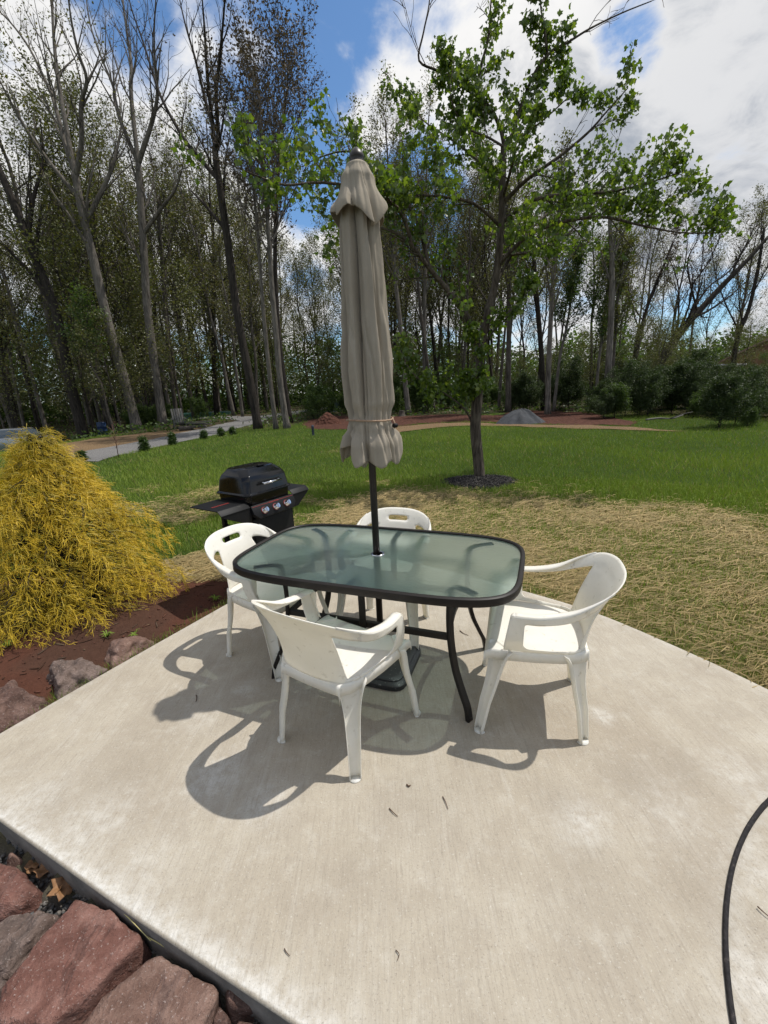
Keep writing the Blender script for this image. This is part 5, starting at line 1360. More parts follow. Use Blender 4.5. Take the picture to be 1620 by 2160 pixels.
# --- traced woodland trees near the edge of the lawn
BP = FP(levels=3, n=[10, 8, 5], start=[.5, .12, .1], ang=[35, 34, 38], len=[.35, .42, .5], up=[.3, .3, .2], rmin=.010, maxlen=(7, 3.4, 1.5, 1))
def traced(name, trunk, limbs, Y, r0, bark, leaf, label, per=2, size=.11, keep=.5, r1=None, seed=1, lim_r=.55, P=None, group='trees along the edge of the woods', top=True, spread=.15):
    P = P or BP; T = Tree(seed); pts = [at(x, y, Y+(k[0] if k else 0)) for x, y, *k in trunk]
    pts[0].z = gz1(pts[0].x, pts[0].y)-.05
    r1 = r1 or r0*.6
    rad0 = (r0, r1)
    flare = [pts[0], pts[0].lerp(pts[1], .06)]
    q = catmull(pts, 4); m = len(q); rads = [r0+(r1-r0)*(i/(m-1)) for i in range(m)]; rads[0] *= 1.35; rads[1] *= 1.08
    T.mb.tube(q, rads, 9, True)
    if top: T.children(q, rads, 0, dict(P, n=[P['n'][0] if not limbs else max(3, P['n'][0]//3)]+P['n'][1:]))
    for k, l in enumerate(limbs):
        lp = [at(x, y, Y+((-1)**k)*(.35*j)) for j, (x, y) in enumerate(l)]
        # rooted exactly on the trunk line
        j = min(range(m), key=lambda i: (q[i]-lp[0]).length); lp[0] = q[j].copy()
        L_ = sum((lp[i+1]-lp[i]).length for i in range(len(lp)-1)); rb = min(rads[j]*.85, r1*lim_r/.55*.8)
        qq = catmull(lp, 4); rd = [rb+(.02-rb)*(i/(len(qq)-1)) for i in range(len(qq))]; T.mb.tube(qq, rd, 6, False)
        T.children(qq, rd, 1, dict(P, n=[0, max(5, int(L_*1.5)), P['n'][2]], start=[0, .15, .1]))
    b = pts[0].copy(); root = thing(name, label, 'tree', b, 0, group)
    pymesh('trunk', [tuple(Vector(v)-b) for v in T.mb.v], T.mb.f, M[bark], root)
    if leaf and T.sites:
        V, F, t_ = cards(T.sites, per, size, seed, p_keep=keep, spread=spread); npobj('crown', V-np.array(b), F, M[leaf], {'tint': t_}, parent=root)
    return root
traced('tree', [(290, 905), (262, 800), (228, 680), (200, 560), (183, 490), (168, 420), (158, 365)],
       [[(158, 365), (138, 305), (117, 225), (104, 190), (65, 107), (20, 45), (-30, 0)], [(158, 370), (172, 300), (171, 221), (183, 169), (165, 110), (150, 40), (140, -40)], [(140, 310), (131, 222), (117, 121), (110, 20), (108, -60)], [(170, 420), (110, 350), (60, 280), (20, 210), (-20, 130)], [(180, 470), (230, 370), (250, 300), (262, 220)]],
       25.4, .27, 'bark_grey', 'leaf_spring', 'tall pale grey trunk leaning left with broad budding crown, behind the cypress shrub', seed=3, per=2, keep=.55)
traced('tree', [(345, 902), (325, 760), (310, 640), (303, 520), (297, 430), (292, 346)],
       [[(292, 340), (256, 259), (242, 207), (239, 183), (211, 114), (190, 50), (180, -20)], [(293, 330), (321, 256), (332, 200), (327, 138), (325, 70), (330, -20)], [(292, 335), (277, 207), (277, 138), (270, 86), (260, 10), (255, -50)], [(303, 500), (340, 440), (370, 400), (385, 350)]],
       26.5, .25, 'bark_grey', 'leaf_bud', 'tall grey trunk with bare forked crown rising behind the wooden chair frame', seed=4, per=1, keep=.25)
traced('tree', [(545, 905), (525, 790), (500, 660), (483, 530), (472, 450), (464, 395), (456, 340), (453, 310)],
       [[(460, 384), (425, 339), (391, 297), (356, 238), (335, 193), (318, 140), (301, 86), (277, 17), (265, -40)], [(453, 312), (460, 287), (456, 207), (460, 149), (467, 86), (474, 0), (476, -60)], [(452, 310), (449, 270), (432, 207), (411, 121), (391, 52), (377, -10)], [(447, 262), (437, 155), (432, 69), (425, -20)], [(478, 480), (430, 430), (400, 400)]],
       21.5, .20, 'bark_dark', None, 'tall dark bare tree with upswept forked limbs, standing where the gravel drive bends', seed=5)
SL = FP(levels=3, n=[20, 8, 6], start=[.42, .15, .1], ang=[36, 34, 38], len=[.42, .42, .5], up=[.35, .28, .18], rmin=.009, maxlen=(5.2, 2.6, 1.3, 1))
traced('tree', [(606, 906), (592, 812), (582, 701), (573, 601), (568, 515), (562, 430), (556, 340), (550, 260), (546, 190)], [], 20.8, .155, 'bark_grey', 'leaf_bud', 'pale slender trunk with twiggy crown, thickest of the pale pair left of the umbrella', seed=6, P=SL, r1=.03, per=1, size=.12, keep=.75)
traced('tree', [(582, 902), (568, 784), (557, 673), (550, 584), (544, 497), (535, 400), (525, 320), (516, 250)], [], 20.9, .11, 'bark_grey', 'leaf_bud', 'thin pale trunk between the dark drive tree and the thicker pale trunk', seed=7, P=SL, r1=.025, per=1, size=.12, keep=.7)
traced('tree', [(611, 884), (592, 750), (583, 635), (580, 525), (584, 420), (592, 310), (602, 220), (608, 170)], [], 25, .16, 'bark_dark', 'leaf_bud', 'dark slender trunk directly behind the pale pair left of the umbrella', seed=8, P=SL, r1=.03, per=1, size=.13, keep=.8)
traced('tree', [(176, 913), (149, 808), (131, 715), (114, 646), (86, 573), (59, 508), (40, 455), (15, 395), (-20, 320)], [[(60, 508), (70, 420), (90, 340), (85, 250)], [(114, 640), (60, 570), (20, 530), (-30, 470)]], 25, .26, 'bark_dark', 'leaf_spring', 'thick dark trunk leaning far left behind the top of the cypress shrub', seed=9, per=2, keep=.5)
traced('tree', [(38, 912), (22, 840), (8, 770), (-8, 690), (-20, 600)], [], 27, .2, 'bark_dark', 'leaf_spring', 'dark trunk at the left frame edge above the parked car', seed=10, per=2, keep=.5)
traced('tree', [(240, 903), (226, 860), (213, 810), (192, 770), (176, 725), (180, 690), (188, 660)], [], 24, .07, 'bark_mid', 'leaf_under', 'small crooked sapling between the leaning dark trunk and the pale grey trunk', seed=11, P=FP(n=[9, 6, 4], len=[.4, .5, .5], maxlen=(2, 1, .6, .5), rmin=.006), per=3, keep=.8, r1=.02)
traced('tree', [(375, 893), (362, 800), (352, 700), (345, 600), (338, 500), (335, 420)], [], 30, .14, 'bark_mid', 'leaf_olive', 'slim grey brown trunk close behind the wooden chair frame', seed=12, per=2, keep=.6)
RT = FP(levels=3, n=[15, 7, 5], start=[.35, .15, .1], ang=[38, 36, 40], len=[.30, .45, .5], up=[.35, .3, .15], rmin=.009, maxlen=(4, 2.2, 1.2, 1))
traced('tree', [(862, 877), (852, 780), (845, 690), (835, 600), (828, 530), (822, 440), (818, 340), (812, 250)], [], 27.7, .17, 'bark_grey', 'leaf_spring', 'grey trunk next to the right side of the umbrella canopy', seed=13, P=RT, r1=.03, per=2, keep=.7)
traced('tree', [(895, 876), (896, 780), (895, 690), (897, 560), (900, 450), (900, 330), (905, 240)], [], 29.5, .17, 'bark_grey', 'leaf_spring', 'straight grey trunk between the umbrella and the maple, second from the umbrella', seed=14, P=RT, r1=.03, per=2, keep=.7)
traced('tree', [(1072, 874), (1073, 740), (1074, 620), (1072, 520), (1070, 430)], [], 25.8, .17, 'bark_mid', 'leaf_olive', 'brownish grey trunk rising behind the tarp covered mound', seed=15, P=RT, r1=.06, per=2, keep=.8)
traced('tree', [(1155, 880), (1157, 780), (1161, 690), (1166, 600), (1172, 520), (1178, 440), (1182, 370)], [], 22.5, .145, 'bark_grey', 'leaf_olive', 'pale smooth straight trunk just right of the tarp covered mound', seed=16, P=RT, r1=.05, per=2, keep=.6)
traced('tree', [(1168, 866), (1180, 760), (1195, 690), (1207, 620), (1222, 540)], [], 24.5, .09, 'bark_grey', 'leaf_under', 'thin pale trunk tilting right beside the smooth straight trunk', seed=17, P=RT, r1=.03, per=3, keep=.8)
traced('tree', [(1147, 868), (1143, 760), (1135, 660), (1130, 600), (1126, 540), (1122, 470)], [[(1130, 610), (1110, 560), (1090, 520), (1080, 480)], [(1128, 600), (1150, 560), (1165, 520), (1190, 480)]], 26.5, .16, 'bark_dark', 'leaf_olive', 'dark forked trunk partly behind the smooth pale trunk right of the mound', seed=18, P=RT, per=2, keep=.8)
traced('tree', [(1277, 874), (1283, 780), (1288, 690), (1291, 600), (1290, 540), (1287, 480), (1286, 440)], [[(1290, 560), (1310, 500), (1330, 470)]], 21.8, .17, 'bark_grey', 'leaf_olive', 'stout grey trunk at the right end of the red earth, twin of a thinner stem', seed=19, P=RT, r1=.07, per=2, keep=.7)
traced('tree', [(1284, 868), (1292, 780), (1300, 690), (1306, 600), (1318, 530)], [], 22.4, .08, 'bark_mid', 'leaf_olive', 'thinner brownish stem hugging the right side of the stout grey trunk', seed=20, P=RT, r1=.03, per=2, keep=.7)
traced('tree', [(1256, 862), (1262, 770), (1272, 700), (1280, 610), (1295, 540)], [], 24, .085, 'bark_grey', 'leaf_under', 'slim tilted trunk just left of the stout grey trunk', seed=21, P=RT, r1=.03, per=3, keep=.8)
LN = FP(levels=3, n=[10, 9, 6], start=[.3, .12, .1], ang=[32, 30, 34], len=[.5, .40, .45], up=[.3, .28, .15], rmin=.011, maxlen=(6, 3.4, 1.6, 1))
traced('tree', [(1368, 830), (1378, 795), (1392, 765), (1420, 722), (1444, 690), (1482, 648), (1530, 596), (1580, 545), (1620, 500)], [[(1405, 745), (1428, 690), (1432, 640), (1430, 600), (1418, 560), (1400, 530)], [(1420, 722), (1452, 650), (1462, 600), (1490, 560), (1520, 500)], [(1444, 690), (1490, 610), (1540, 570), (1600, 480)], [(1430, 605), (1450, 560), (1470, 510)]], 27, .33, 'bark_dark', 'leaf_bud', 'big dark leaning tree with sweeping bare limbs above the bushes', seed=22, P=LN, per=1, keep=.5, r1=.08)
traced('tree', [(1545, 850), (1548, 760), (1560, 700), (1580, 650), (1600, 560), (1612, 480)], [[(1560, 700), (1530, 640), (1510, 580), (1500, 520)]], 30, .17, 'bark_dark', 'leaf_olive', 'dark forked tree in front of the red roofed house', seed=23, P=LN, per=2, keep=.6, r1=.07)
traced('tree', [(1330, 862), (1335, 780), (1350, 700), (1375, 620), (1400, 560), (1420, 510)], [[(1350, 700), (1330, 640), (1325, 580)]], 27, .12, 'bark_dark', 'leaf_bud', 'dark slender tree curving right between stout grey trunk and leaning tree', seed=24, P=LN, per=2, keep=.6, r1=.05)

# --- woodland fill: a few grown kinds, repeated
def kind(seed, H, r0, lean, P, bark, leaf, per, size, keep=1.0, spread=.2):
    T = Tree(seed); r = T.r; pts = []; 
    for k in range(8): f = k/7.0; pts.append(Vector((lean*H*f*f*.5+r.gauss(0, .012*H)*f, r.gauss(0, .012*H)*f, H*f)))
    T.limb(pts, (r0, .03), 0, P, 3); return tree_mesh('t', T, M[bark], M[leaf], per, size, seed, p_keep=keep, spread=spread)
ta = FP(n=[15, 7, 5], start=[.38, .15, .1], ang=[52, 44, 42], up=[.22, .15, .08])
KT = [kind(31, 21, .24, .1, ta, 'bark_dark', 'leaf_spring', 2, .14, .6), kind(32, 19, .2, -.1, FP(n=[16, 7, 5], start=[.42, .15, .1], ang=[46, 42, 42], up=[.2, .15, .08]), 'bark_mid', 'leaf_olive', 3, .14, .65),
      kind(33, 17, .16, .05, FP(n=[18, 7, 5], start=[.3, .15, .1], ang=[50, 42, 42], up=[.2, .15, .08], len=[.28, .45, .5]), 'bark_grey', 'leaf_spring', 2, .13, .7), kind(34, 20, .2, .0, FP(n=[14, 7, 5], start=[.45, .15, .1]), 'bark_mid', 'leaf_bud', 1, .13, .6),
      kind(35, 16, .14, -.08, FP(n=[17, 7, 5], start=[.28, .12, .1]), 'bark_dark', 'leaf_olive', 3, .14, .75)]
ua = FP(levels=3, n=[16, 7, 5], start=[.16, .1, .1], ang=[62, 45, 45], len=[.42, .5, .5], up=[.08, .05, .0], rmin=.006, maxlen=(3, 1.6, .9, 1), curve=[0, .02, -.01, -.03])
KU = [kind(41, 7.5, .07, .1, ua, 'bark_mid', 'leaf_olive', 3, .10, .75, .2), kind(42, 5.5, .05, -.1, ua, 'bark_dark', 'leaf_under', 3, .10, .75, .18), kind(43, 9, .08, .05, ua, 'bark_dark', 'leaf_olive', 3, .11, .75, .24)]
sa = FP(levels=3, n=[14, 7, 5], start=[.04, .1, .1], ang=[52, 45, 45], len=[.75, .5, .5], up=[.2, .1, .05], rmin=.005, maxlen=(2.2, 1.2, .6, .5))
KS = [kind(51, 2.6, .03, .1, sa, 'bark_dark', 'leaf_bush', 7, .085, 1.0, .12), kind(52, 3.4, .035, -.15, sa, 'bark_dark', 'leaf_bush', 7, .09, 1.0, .14), kind(53, 1.7, .025, 0, sa, 'bark_dark', 'leaf_under', 5, .08, 1.0, .11)]
rf_ = random.Random(99)
used = []
def spot_ok(x, y, dmin):
    if any((x-a)**2+(y-b)**2 < dmin*dmin for a, b in used): return False
    used.append((x, y)); return True
LT = ['tall dark trunked tree with thin spring leaves, deep in the woods', 'tall brown grey tree with olive young leaves among the woods', 'grey barked tree with pale budding crown in the woods', 'tall nearly bare tree with sparse buds in the woods', 'dark slim tree with olive foliage in the woods']
cnt = 0; tries = 0
_cp = [(0, 44), (300, 43), (430, 40), (500, 30), (560, 25), (640, 22.5), (700, 27), (780, 28), (850, 26), (950, 23), (1100, 20), (1250, 18), (1400, 16), (1620, 17)]
_ca = [math.atan2(G(px, 1300).x, G(px, 1300).y) for px, e in _cp]
def skycap(x, y): return R(float(np.interp(math.atan2(x, y), _ca, [e for _, e in _cp])))
def azY(lo, hi): return R(rf_.uniform(lo, hi))
while cnt < 180 and tries < 6000:
    tries += 1; a = azY(-55, 49); d = 24+44*rf_.random()**.8; x, y = d*math.tan(a)*.9, d
    if x > 9 and y < 30: continue
    if x < -4 and y < 28.5: continue
    if x > 14 and rf_.random() < .62: continue
    if -6 < x < -1 and y < 44 and x > -7.5 and y > 0 and abs(x+3.6-(y-30)*-.08) < 2.2: continue
    if npinpoly(np.array([x]), np.array([y]), dirt_poly)[0] or npdist(np.array([x]), np.array([y]), drive_poly)[0] < 1.2 or npinpoly(np.array([x]), np.array([y]), drive_poly)[0]: continue
    if y < 27 and -5 < x < 9: continue
    if not spot_ok(x, y, 1.5): continue
    k = rf_.choice([0, 1, 2, 3, 4, 4, 2]); hs = min(rf_.uniform(.85, 1.15), rf_.uniform(.72, 1.02)*(math.tan(skycap(x, y))*math.hypot(x, y)+1.7)/(21, 19, 17, 20, 16)[k])
    if hs < .42: continue
    place_tree('tree', KT[k], (x, y, gz1(x, y)-.1), rf_.random()*6.28, hs, LT[k], 'tree', 'trees filling the woods', (rf_.gauss(0, .04), rf_.gauss(0, .04))); cnt += 1
LU = ['leafy olive green understorey sapling under the tall trees', 'small fresh green sapling under the tall trees', 'tall olive leafed young tree under the tall trees']
cnt = 0
while cnt < 95 and tries < 12000:
    tries += 1; a = azY(-46, 46); d = 24.5+30*rf_.random()**1.1; x, y = d*math.tan(a)*.9, d
    if x > 9 and y < 27: continue
    if y < 29 and -5 < x < 9: continue
    if npinpoly(np.array([x]), np.array([y]), dirt_poly)[0] or npdist(np.array([x]), np.array([y]), drive_poly)[0] < 1.5: continue
    if not spot_ok(x, y, 1.2): continue
    k = rf_.choice([0, 1, 2]); place_tree('sapling', KU[k], (x, y, gz1(x, y)-.05), rf_.random()*6.28, rf_.uniform(.75, 1.25)*(1 if x < 0 else (.7 if x < 8 else .5)), LU[k], 'sapling', 'saplings under the woods'); cnt += 1
LS = ['low dark green leafy bush in the bank right of the lawn', 'tall dark green leafy bush in the bank right of the lawn', 'small fresh green bush at the edge of the woods']
bl_ = []
for i in range(46):
    f = rf_.random(); x = 19.0-8.6*f+rf_.gauss(0, .5); y = 11.2+12.0*f+rf_.gauss(0, .5); off = rf_.random()*5; bl_.append((x+off*.8, y+off*.6))
bl_ += [(y_*rf_.uniform(.78, .98), y_) for y_ in [rf_.uniform(13.5, 19) for _ in range(26)]]+[(y_*rf_.uniform(.5, .80), y_) for y_ in [rf_.uniform(17.5, 23) for _ in range(22)]]
bl_ += [(9.5+rf_.uniform(-2, 3), 25.5+rf_.random()*3) for _ in range(10)]
for (x, y) in bl_:
    k = rf_.choice([0, 0, 1, 2]); place_tree('bush', KS[k], (x, y, gz1(x, y)-.05), rf_.random()*6.28, rf_.uniform(.4, .8)*(.85 if x/y < .72 else (.6 if x/y < .85 else .5)), LS[k], 'bush', 'bushes along the edge of the woods')
for q_ in range(9):
    y = rf_.uniform(24, 31); x = y*rf_.uniform(.46, .74); place_tree('sapling', KU[q_ % 3], (x, y, gz1(x, y)-.05), rf_.random()*6.28, rf_.uniform(.42, .6), LU[q_ % 3], 'sapling', 'saplings under the woods')
for (x, y) in [(rf_.uniform(-16, 9), rf_.uniform(27, 34)) for _ in range(34)]:
    if npdist(np.array([x]), np.array([y]), drive_poly)[0] < 2 or npinpoly(np.array([x]), np.array([y]), drive_poly)[0]: continue
    place_tree('bush', KS[2], (x, y, gz1(x, y)-.05), rf_.random()*6.28, rf_.uniform(.5, 1.1), LS[2], 'bush', 'bushes along the edge of the woods')
# far wood closing the view, and low green cover on its floor
gf = np.random.default_rng(8); N = 170000; a = (gf.random(N)*2-1)*R(60); d = 56+30*gf.random(N); h = 10*gf.random(N)**1.5*(.6+.7*vnoise(a*40+50, d*.0+3, .6, 3))*np.interp(a, [-.8, -.15, 0, .3, .8], [1, .95, .9, .75, .5])
V, F, t_ = cards([(Vector((d[i]*math.sin(a[i]), d[i]*math.cos(a[i]), h[i])), None) for i in range(N)], 1, .40, 3, spread=.3)
fo = npobj('far_forest', V, F, M['leaf_under'], {'tint': t_}); props(fo, kind='stuff')
N = 46000; a = (gf.random(N)*2-1)*R(52); d = 22+34*gf.random(N)**1.3; x, y = d*np.sin(a)/np.cos(a)*.9, d; fm = forest_mask(x, y); ok = (gf.random(N) < fm*(.25+.9*sst(.45, .6, vnoise(x, y, .4, 3))))
for q in (drive_poly, branch_poly, dirt_poly): ok &= ~npinpoly(x, y, q)
x, y = x[ok], y[ok]; z = ground_z(x, y)+.45*gf.random(len(x))**2
V, F, t_ = cards([(Vector((x[i], y[i], z[i])), None) for i in range(len(x))], 1, .17, 4, spread=.06)
props(npobj('undergrowth', V, F, M['leaf_under'], {'tint': t_}), kind='stuff')

# ------------------------------------------------------------------ things at the edge of the woods
def mound(name, px0, px1, py, top, Y, mat, label, cat, depth=.8, seed=1, crease=.0, pw=1.6):
    A0, B0 = at(px0, py, Y), at(px1, py, Y); c = (A0+B0)/2; w_ = (B0-A0).length/2; h = at((px0+px1)/2, top, Y).z-c.z
    c.z = gz1(c.x, c.y); mb = MB(); nr_, na = 22, 72
    for i in range(nr_+1):
        for j in range(na):
            f = i/nr_; th = 2*PI*j/na; x, y = math.cos(th)*w_*f, math.sin(th)*w_*depth*f; rid = abs(((j*7+seed) % 12)-6)/6
            z = h*max(0, (1-f**pw))**1.0*(1+.10*noise.noise(Vector((x*1.5, y*1.5, seed))))+crease*noise.noise(Vector((math.cos(th)*3.2, math.sin(th)*3.2, f*1.2+seed)))*(f*(1.15-f))*3+.03*noise.noise(Vector((x*5, y*5, seed)))
            mb.v.append((x*(1+.08*noise.noise(Vector((math.cos(th)*2, math.sin(th)*2, seed)))), y, z-.06*f))
    for i in range(nr_):
        for j in range(na): a = i*na+j; b = i*na+(j+1) % na; mb.f.append((a, b, b+na, a+na))
    o = mb.build(name, mat); o.location = c; return props(o, label, cat)
M['tarp'] = simple('grey_tarp', (.036, .039, .044), .9, 0, .3, 3, 18, .5, .03)
mound('tarp_mound', 1042, 1152, 897, 868, 18.4, M['tarp'], 'mound covered with a dark grey tarp between the red earth and the lawn', 'covered mound', .8, 3, .12, 1.8)
mound('soil_mound', 660, 725, 899, 874, 23, M['earth'], 'heap of bare red soil left of the umbrella at the end of the drive', 'soil heap', .8, 6, .03, 1.4)
# little conifers along the drive
def conifer(px, base, top, label):
    b = G(px, base, LZ); b.z = gz1(b.x, b.y); h = at(px, top, b.y).z-b.z; r = random.Random(px); st = []
    mb = MB(); mb.tube([(0, 0, 0), (0, 0, h)], [.02, .006], 5)
    for k in range(90):
        f = r.random()**1.2; a = r.random()*6.28; l = (1-f)*h*.26*r.uniform(.5, 1.1)+.03
        p0 = Vector((0, 0, h*(.06+.92*f))); d = Vector((math.cos(a), math.sin(a), .35)); mb.tube([p0, p0+d*l], [.005, .003], 3, False)
        for j in range(5): st.append((p0+d*l*(.25+.75*j/4), d))
    root = thing('conifer_sapling', label, 'sapling', b, 0, 'young trees planted along the drive'); mb.build('trunk', M['bark_dark'], root)
    V, F, t_ = cards(st, 4, .09, px, spread=.035, asp=.25); npobj('crown', V, F, M['leaf_under'], {'tint': t_*.5}, parent=root)
conifer(306, 951, 922, 'widest little conifer beside the gravel drive, nearest to the cypress shrub')
conifer(365, 938, 914, 'little conifer by the drive, next beyond the widest one')
conifer(431, 926, 909, 'tiny conifer by the drive near the middle of the planted row')
conifer(467, 920, 905, 'tiny conifer by the drive, last but one before the dark tree')
conifer(491, 917, 903, 'tiny conifer by the drive, the last before the dark tree')
conifer(173, 972, 955, 'small dark conifer right behind the top of the cypress shrub')
p = G(250, 966, LZ); p.z = gz1(p.x, p.y); mb = MB(); r = random.Random(1)
mb.tube([(0, 0, 0), (.03, 0, .5), (0, .02, 1.0)], [.012, .009, .004], 5)
for k in range(16): a = r.random()*6; z = .3+.65*r.random(); mb.tube([(0, 0, z), (math.cos(a)*.14, math.sin(a)*.14, z+.16)], [.005, .003], 3)
o = mb.build('bare_sapling', simple('red_twig', (.12, .05, .035), .8)); o.location = p; props(o, 'bare reddish whip of a sapling between cypress shrub and gravel drive', 'sapling', 'young trees planted along the drive')
# weathered wooden chair frame, planks, log
M['old_wood'] = simple('weathered_wood', (.10, .095, .085), .85, 0, .25, 9, 60, .4)
b = G(378, 897, LZ); b.y = max(b.y, 24); b = at(378, 890, 24.3); b.z = gz1(b.x, b.y)
wc = thing('wooden_chair', 'weathered slatted wooden chair standing on the grass at the edge of the woods', 'chair', b, R(-150))
for sx in (-1, 1):
    m_ = MB(); m_.box((sx*.3, .28, .26), (.05, .09, .52)); m_.build('leg', M['old_wood'], wc, False)
    m_ = MB(); m_.tube([(sx*.3, .3, .40), (sx*.3, -.45, .02)], .035, 6); m_.build('leg', M['old_wood'], wc, False)
    m_ = MB(); m_.box((sx*.33, 0, .54), (.12, .75, .03)); m_.build('armrest', M['old_wood'], wc, False)
m_ = MB()
for k in range(5): m_.box((0, .28-.12*k, .38-.045*k), (.6, .09, .022))
m_.build('seat', M['old_wood'], wc, False)
m_ = MB()
for k in range(5): m_.box((-.24+.12*k, -.42, .66), (.09, .022, .9), M=Matrix.Rotation(R(22), 3, 'X'))
m_.box((0, -.44, .62), (.6, .03, .07)); m_.build('backrest', M['old_wood'], wc, False)
b = at(408, 893, 24.6); b.z = gz1(b.x, b.y); r = random.Random(4); m_ = MB()
for k in range(6): m_.box((r.uniform(-.1, .1), r.uniform(-.25, .25), .05+.05*k), (1.7, .16, .04), r.uniform(-.2, .2))
o = m_.build('plank_pile', M['old_wood'], None, False); o.location = b; props(o, 'low pile of grey planks right of the wooden chair', 'plank pile')
b = at(392, 899, 22.5); b.z = gz1(b.x, b.y)+.12; m_ = MB(); m_.tube([(-.35, 0, 0), (.0, .02, .01), (.35, 0, 0)], [.12, .125, .11], 12); o = m_.build('log', M['bark_mid']); o.location = b; o.rotation_euler = (0, 0, .5); props(o, 'short sawn log on the grass in front of the plank pile', 'log')
# blue drum, green box, marker post, stump
def lathe_thing(name, px, py, Y, prof, mat, label, cat):
    b = at(px, py, Y); b.z = gz1(b.x, b.y); m_ = MB(); m_.lathe(prof, 20); o = autosmooth(m_.build(name, mat), 40); o.location = b; return props(o, label, cat)
lathe_thing('drum', 213, 892, 30, [(.01, 0), (.29, 0), (.30, .03), (.29, .28), (.305, .30), (.29, .32), (.29, .56), (.305, .58), (.29, .6), (.29, .86), (.27, .88), (.01, .885)], simple('blue_plastic', (.02, .05, .13), .4), 'dark blue plastic drum lying back among the trees left of the pale trunk', 'drum')
b = at(704, 862, 36); b.z = gz1(b.x, b.y); ux = thing('utility_box', 'dark green metal utility box where the drive meets the woods', 'utility box', b, .3)
M['green_box'] = simple('green_box', (.02, .045, .03), .5)
pbox('cabinet', (0, 0, .35), (1.0, .8, .7), M['green_box'], ux, .02); pbox('lid', (0, 0, .73), (1.06, .86, .06), M['green_box'], ux, .015)
pbox('plinth', (0, 0, .03), (1.15, .95, .06), simple('box_plinth', (.3, .29, .27), .9), ux, .01)
b = G(661, 920, LZ); b.z = gz1(b.x, b.y); o = lathe_thing('marker_post', 661, 920, b.y, [(.01, 0), (.05, 0), (.05, .30), (.055, .31), (.055, .38), (.035, .41), (.01, .415)], simple('blue_black_pipe', (.03, .04, .06), .5), 'short dark pipe marker standing on the lawn left of the umbrella', 'marker post')
lathe_thing('stump', 848, 880, 26.5, [(.01, 0), (.26, 0), (.2, .08), (.17, .25), (.165, .36), (.01, .37)], M['bark_mid'], 'low sawn stump beside the grey trunk next to the umbrella', 'stump')
b = at(1400, 893, 16.5); b.z = gz1(b.x, b.y); m_ = MB(); m_.tube(catmull([(-.7, 0, .09), (-.2, .08, .12), (.3, 0, .10), (.8, .15, .2)], 4), [.035]*6+[.025]*7, 8); m_.tube([(.2, 0, .1), (.5, -.3, .28), (.7, -.5, .35)], [.02, .015, .01], 6); o = m_.build('fallen_branch', M['old_wood']); o.location = b; props(o, 'pale fallen branch on the grass in front of the right hand bushes', 'branch')
# covered long thing deep in the woods
b = at(420, 866, 40); b.z = gz1(b.x, b.y); mb = MB()
secs = []
for i in range(15):
    x = -3.6+7.2*i/14; k = min(1, min(i, 14-i)/2+.35); secs.append([(x, math.cos(PI*j/8)*.6*k, max(0, math.sin(PI*j/8)**.7*.75*k+.03*noise.noise(Vector((x, j, 2))))) for j in range(9)])
for s_ in secs: mb.v += s_
for i in range(14):
    for j in range(8): a = i*9+j; mb.f.append((a, a+9, a+10, a+1))
o = mb.build('green_tarp', simple('teal_tarp', (.015, .075, .05), .4)); o.location = b; props(o, 'long low heap under a dark teal tarp deep among the trees on the left', 'covered heap')
# parked car, half hidden by the shrub
cb = G(20, 957, -.6); cb.z = gz1(cb.x, cb.y); car = thing('parked_car', 'silver grey parked car half hidden behind the yellow cypress shrub', 'car', cb, R(193), None, .80)
M['car_paint'] = simple('silver_paint', (.28, .29, .31), .25, .6, .05, 3, 40, .0, .001, coat=.6); M['car_glass'] = simple('car_glass', (.06, .075, .09), .05, 0, .1); M['tyre'] = simple('tyre', (.015, .015, .015), .8)
side = [(-2.15, .45), (-2.2, .75), (-2.05, .98), (-1.2, 1.02), (-.8, 1.04), (.95, 1.0), (1.9, .88), (2.18, .72), (2.2, .42), (1.9, .30), (-1.9, .30)]
def extr(prof, w0, name, mat, par, wtop=None, bw=.04):
    m_ = MB(); n = len(prof); zs_ = [z for _, z in prof]; 
    for s in (-1, 1):
        for x, z in prof: m_.v.append((x, s*(w0 if wtop is None else w0+(wtop-w0)*(z-min(zs_))/(max(zs_)-min(zs_))), z))
    m_.f += [tuple(range(n-1, -1, -1)), tuple(range(n, 2*n))]+[(j, (j+1) % n, n+(j+1) % n, n+j) for j in range(n)]
    o = m_.build(name, mat, par, False)
    bm = bmesh.new(); bm.from_mesh(o.data); bmesh.ops.recalc_face_normals(bm, faces=bm.faces); bm.to_mesh(o.data); bm.free(); return bevel(o, bw, 3)
body = extr(side, .88, 'body', M['car_paint'], car)
extr([(-1.75, 1.0), (-1.25, 1.46), (.15, 1.48), (.95, 1.0)], .80, 'cabin', M['car_glass'], car, .64, .03)
extr([(-1.28, 1.465), (-1.2, 1.51), (.1, 1.52), (.2, 1.475)], .645, 'roof', M['car_paint'], car, .62, .015)
for sx in (-1, 1):
    m_ = MB(); m_.tube([(.98, sx*.77, 1.0), (.17, sx*.64, 1.48)], .03, 6); m_.build('pillar', M['car_paint'], car)
for x in (-1.35, 1.4):
    for s in (-1, 1):
        m_ = MB(); m_.lathe([(.01, -.1), (.30, -.1), (.33, -.06), (.33, .06), (.30, .1), (.01, .1)], 28); m_.v = [(x+a, s*.80+c, .33+b_) for a, b_, c in m_.v]; wh = autosmooth(m_.build('wheel', M['tyre'], car), 40)
        m_ = MB(); m_.lathe([(.01, .0), (.2, .0), (.21, .02), (.05, .03), (.01, .03)], 20); m_.v = [(x+a, s*(.905+.0)+s*c*.6, .33+b_) for a, b_, c in m_.v]; autosmooth(m_.build('rim', M['chrome'], wh), 40)
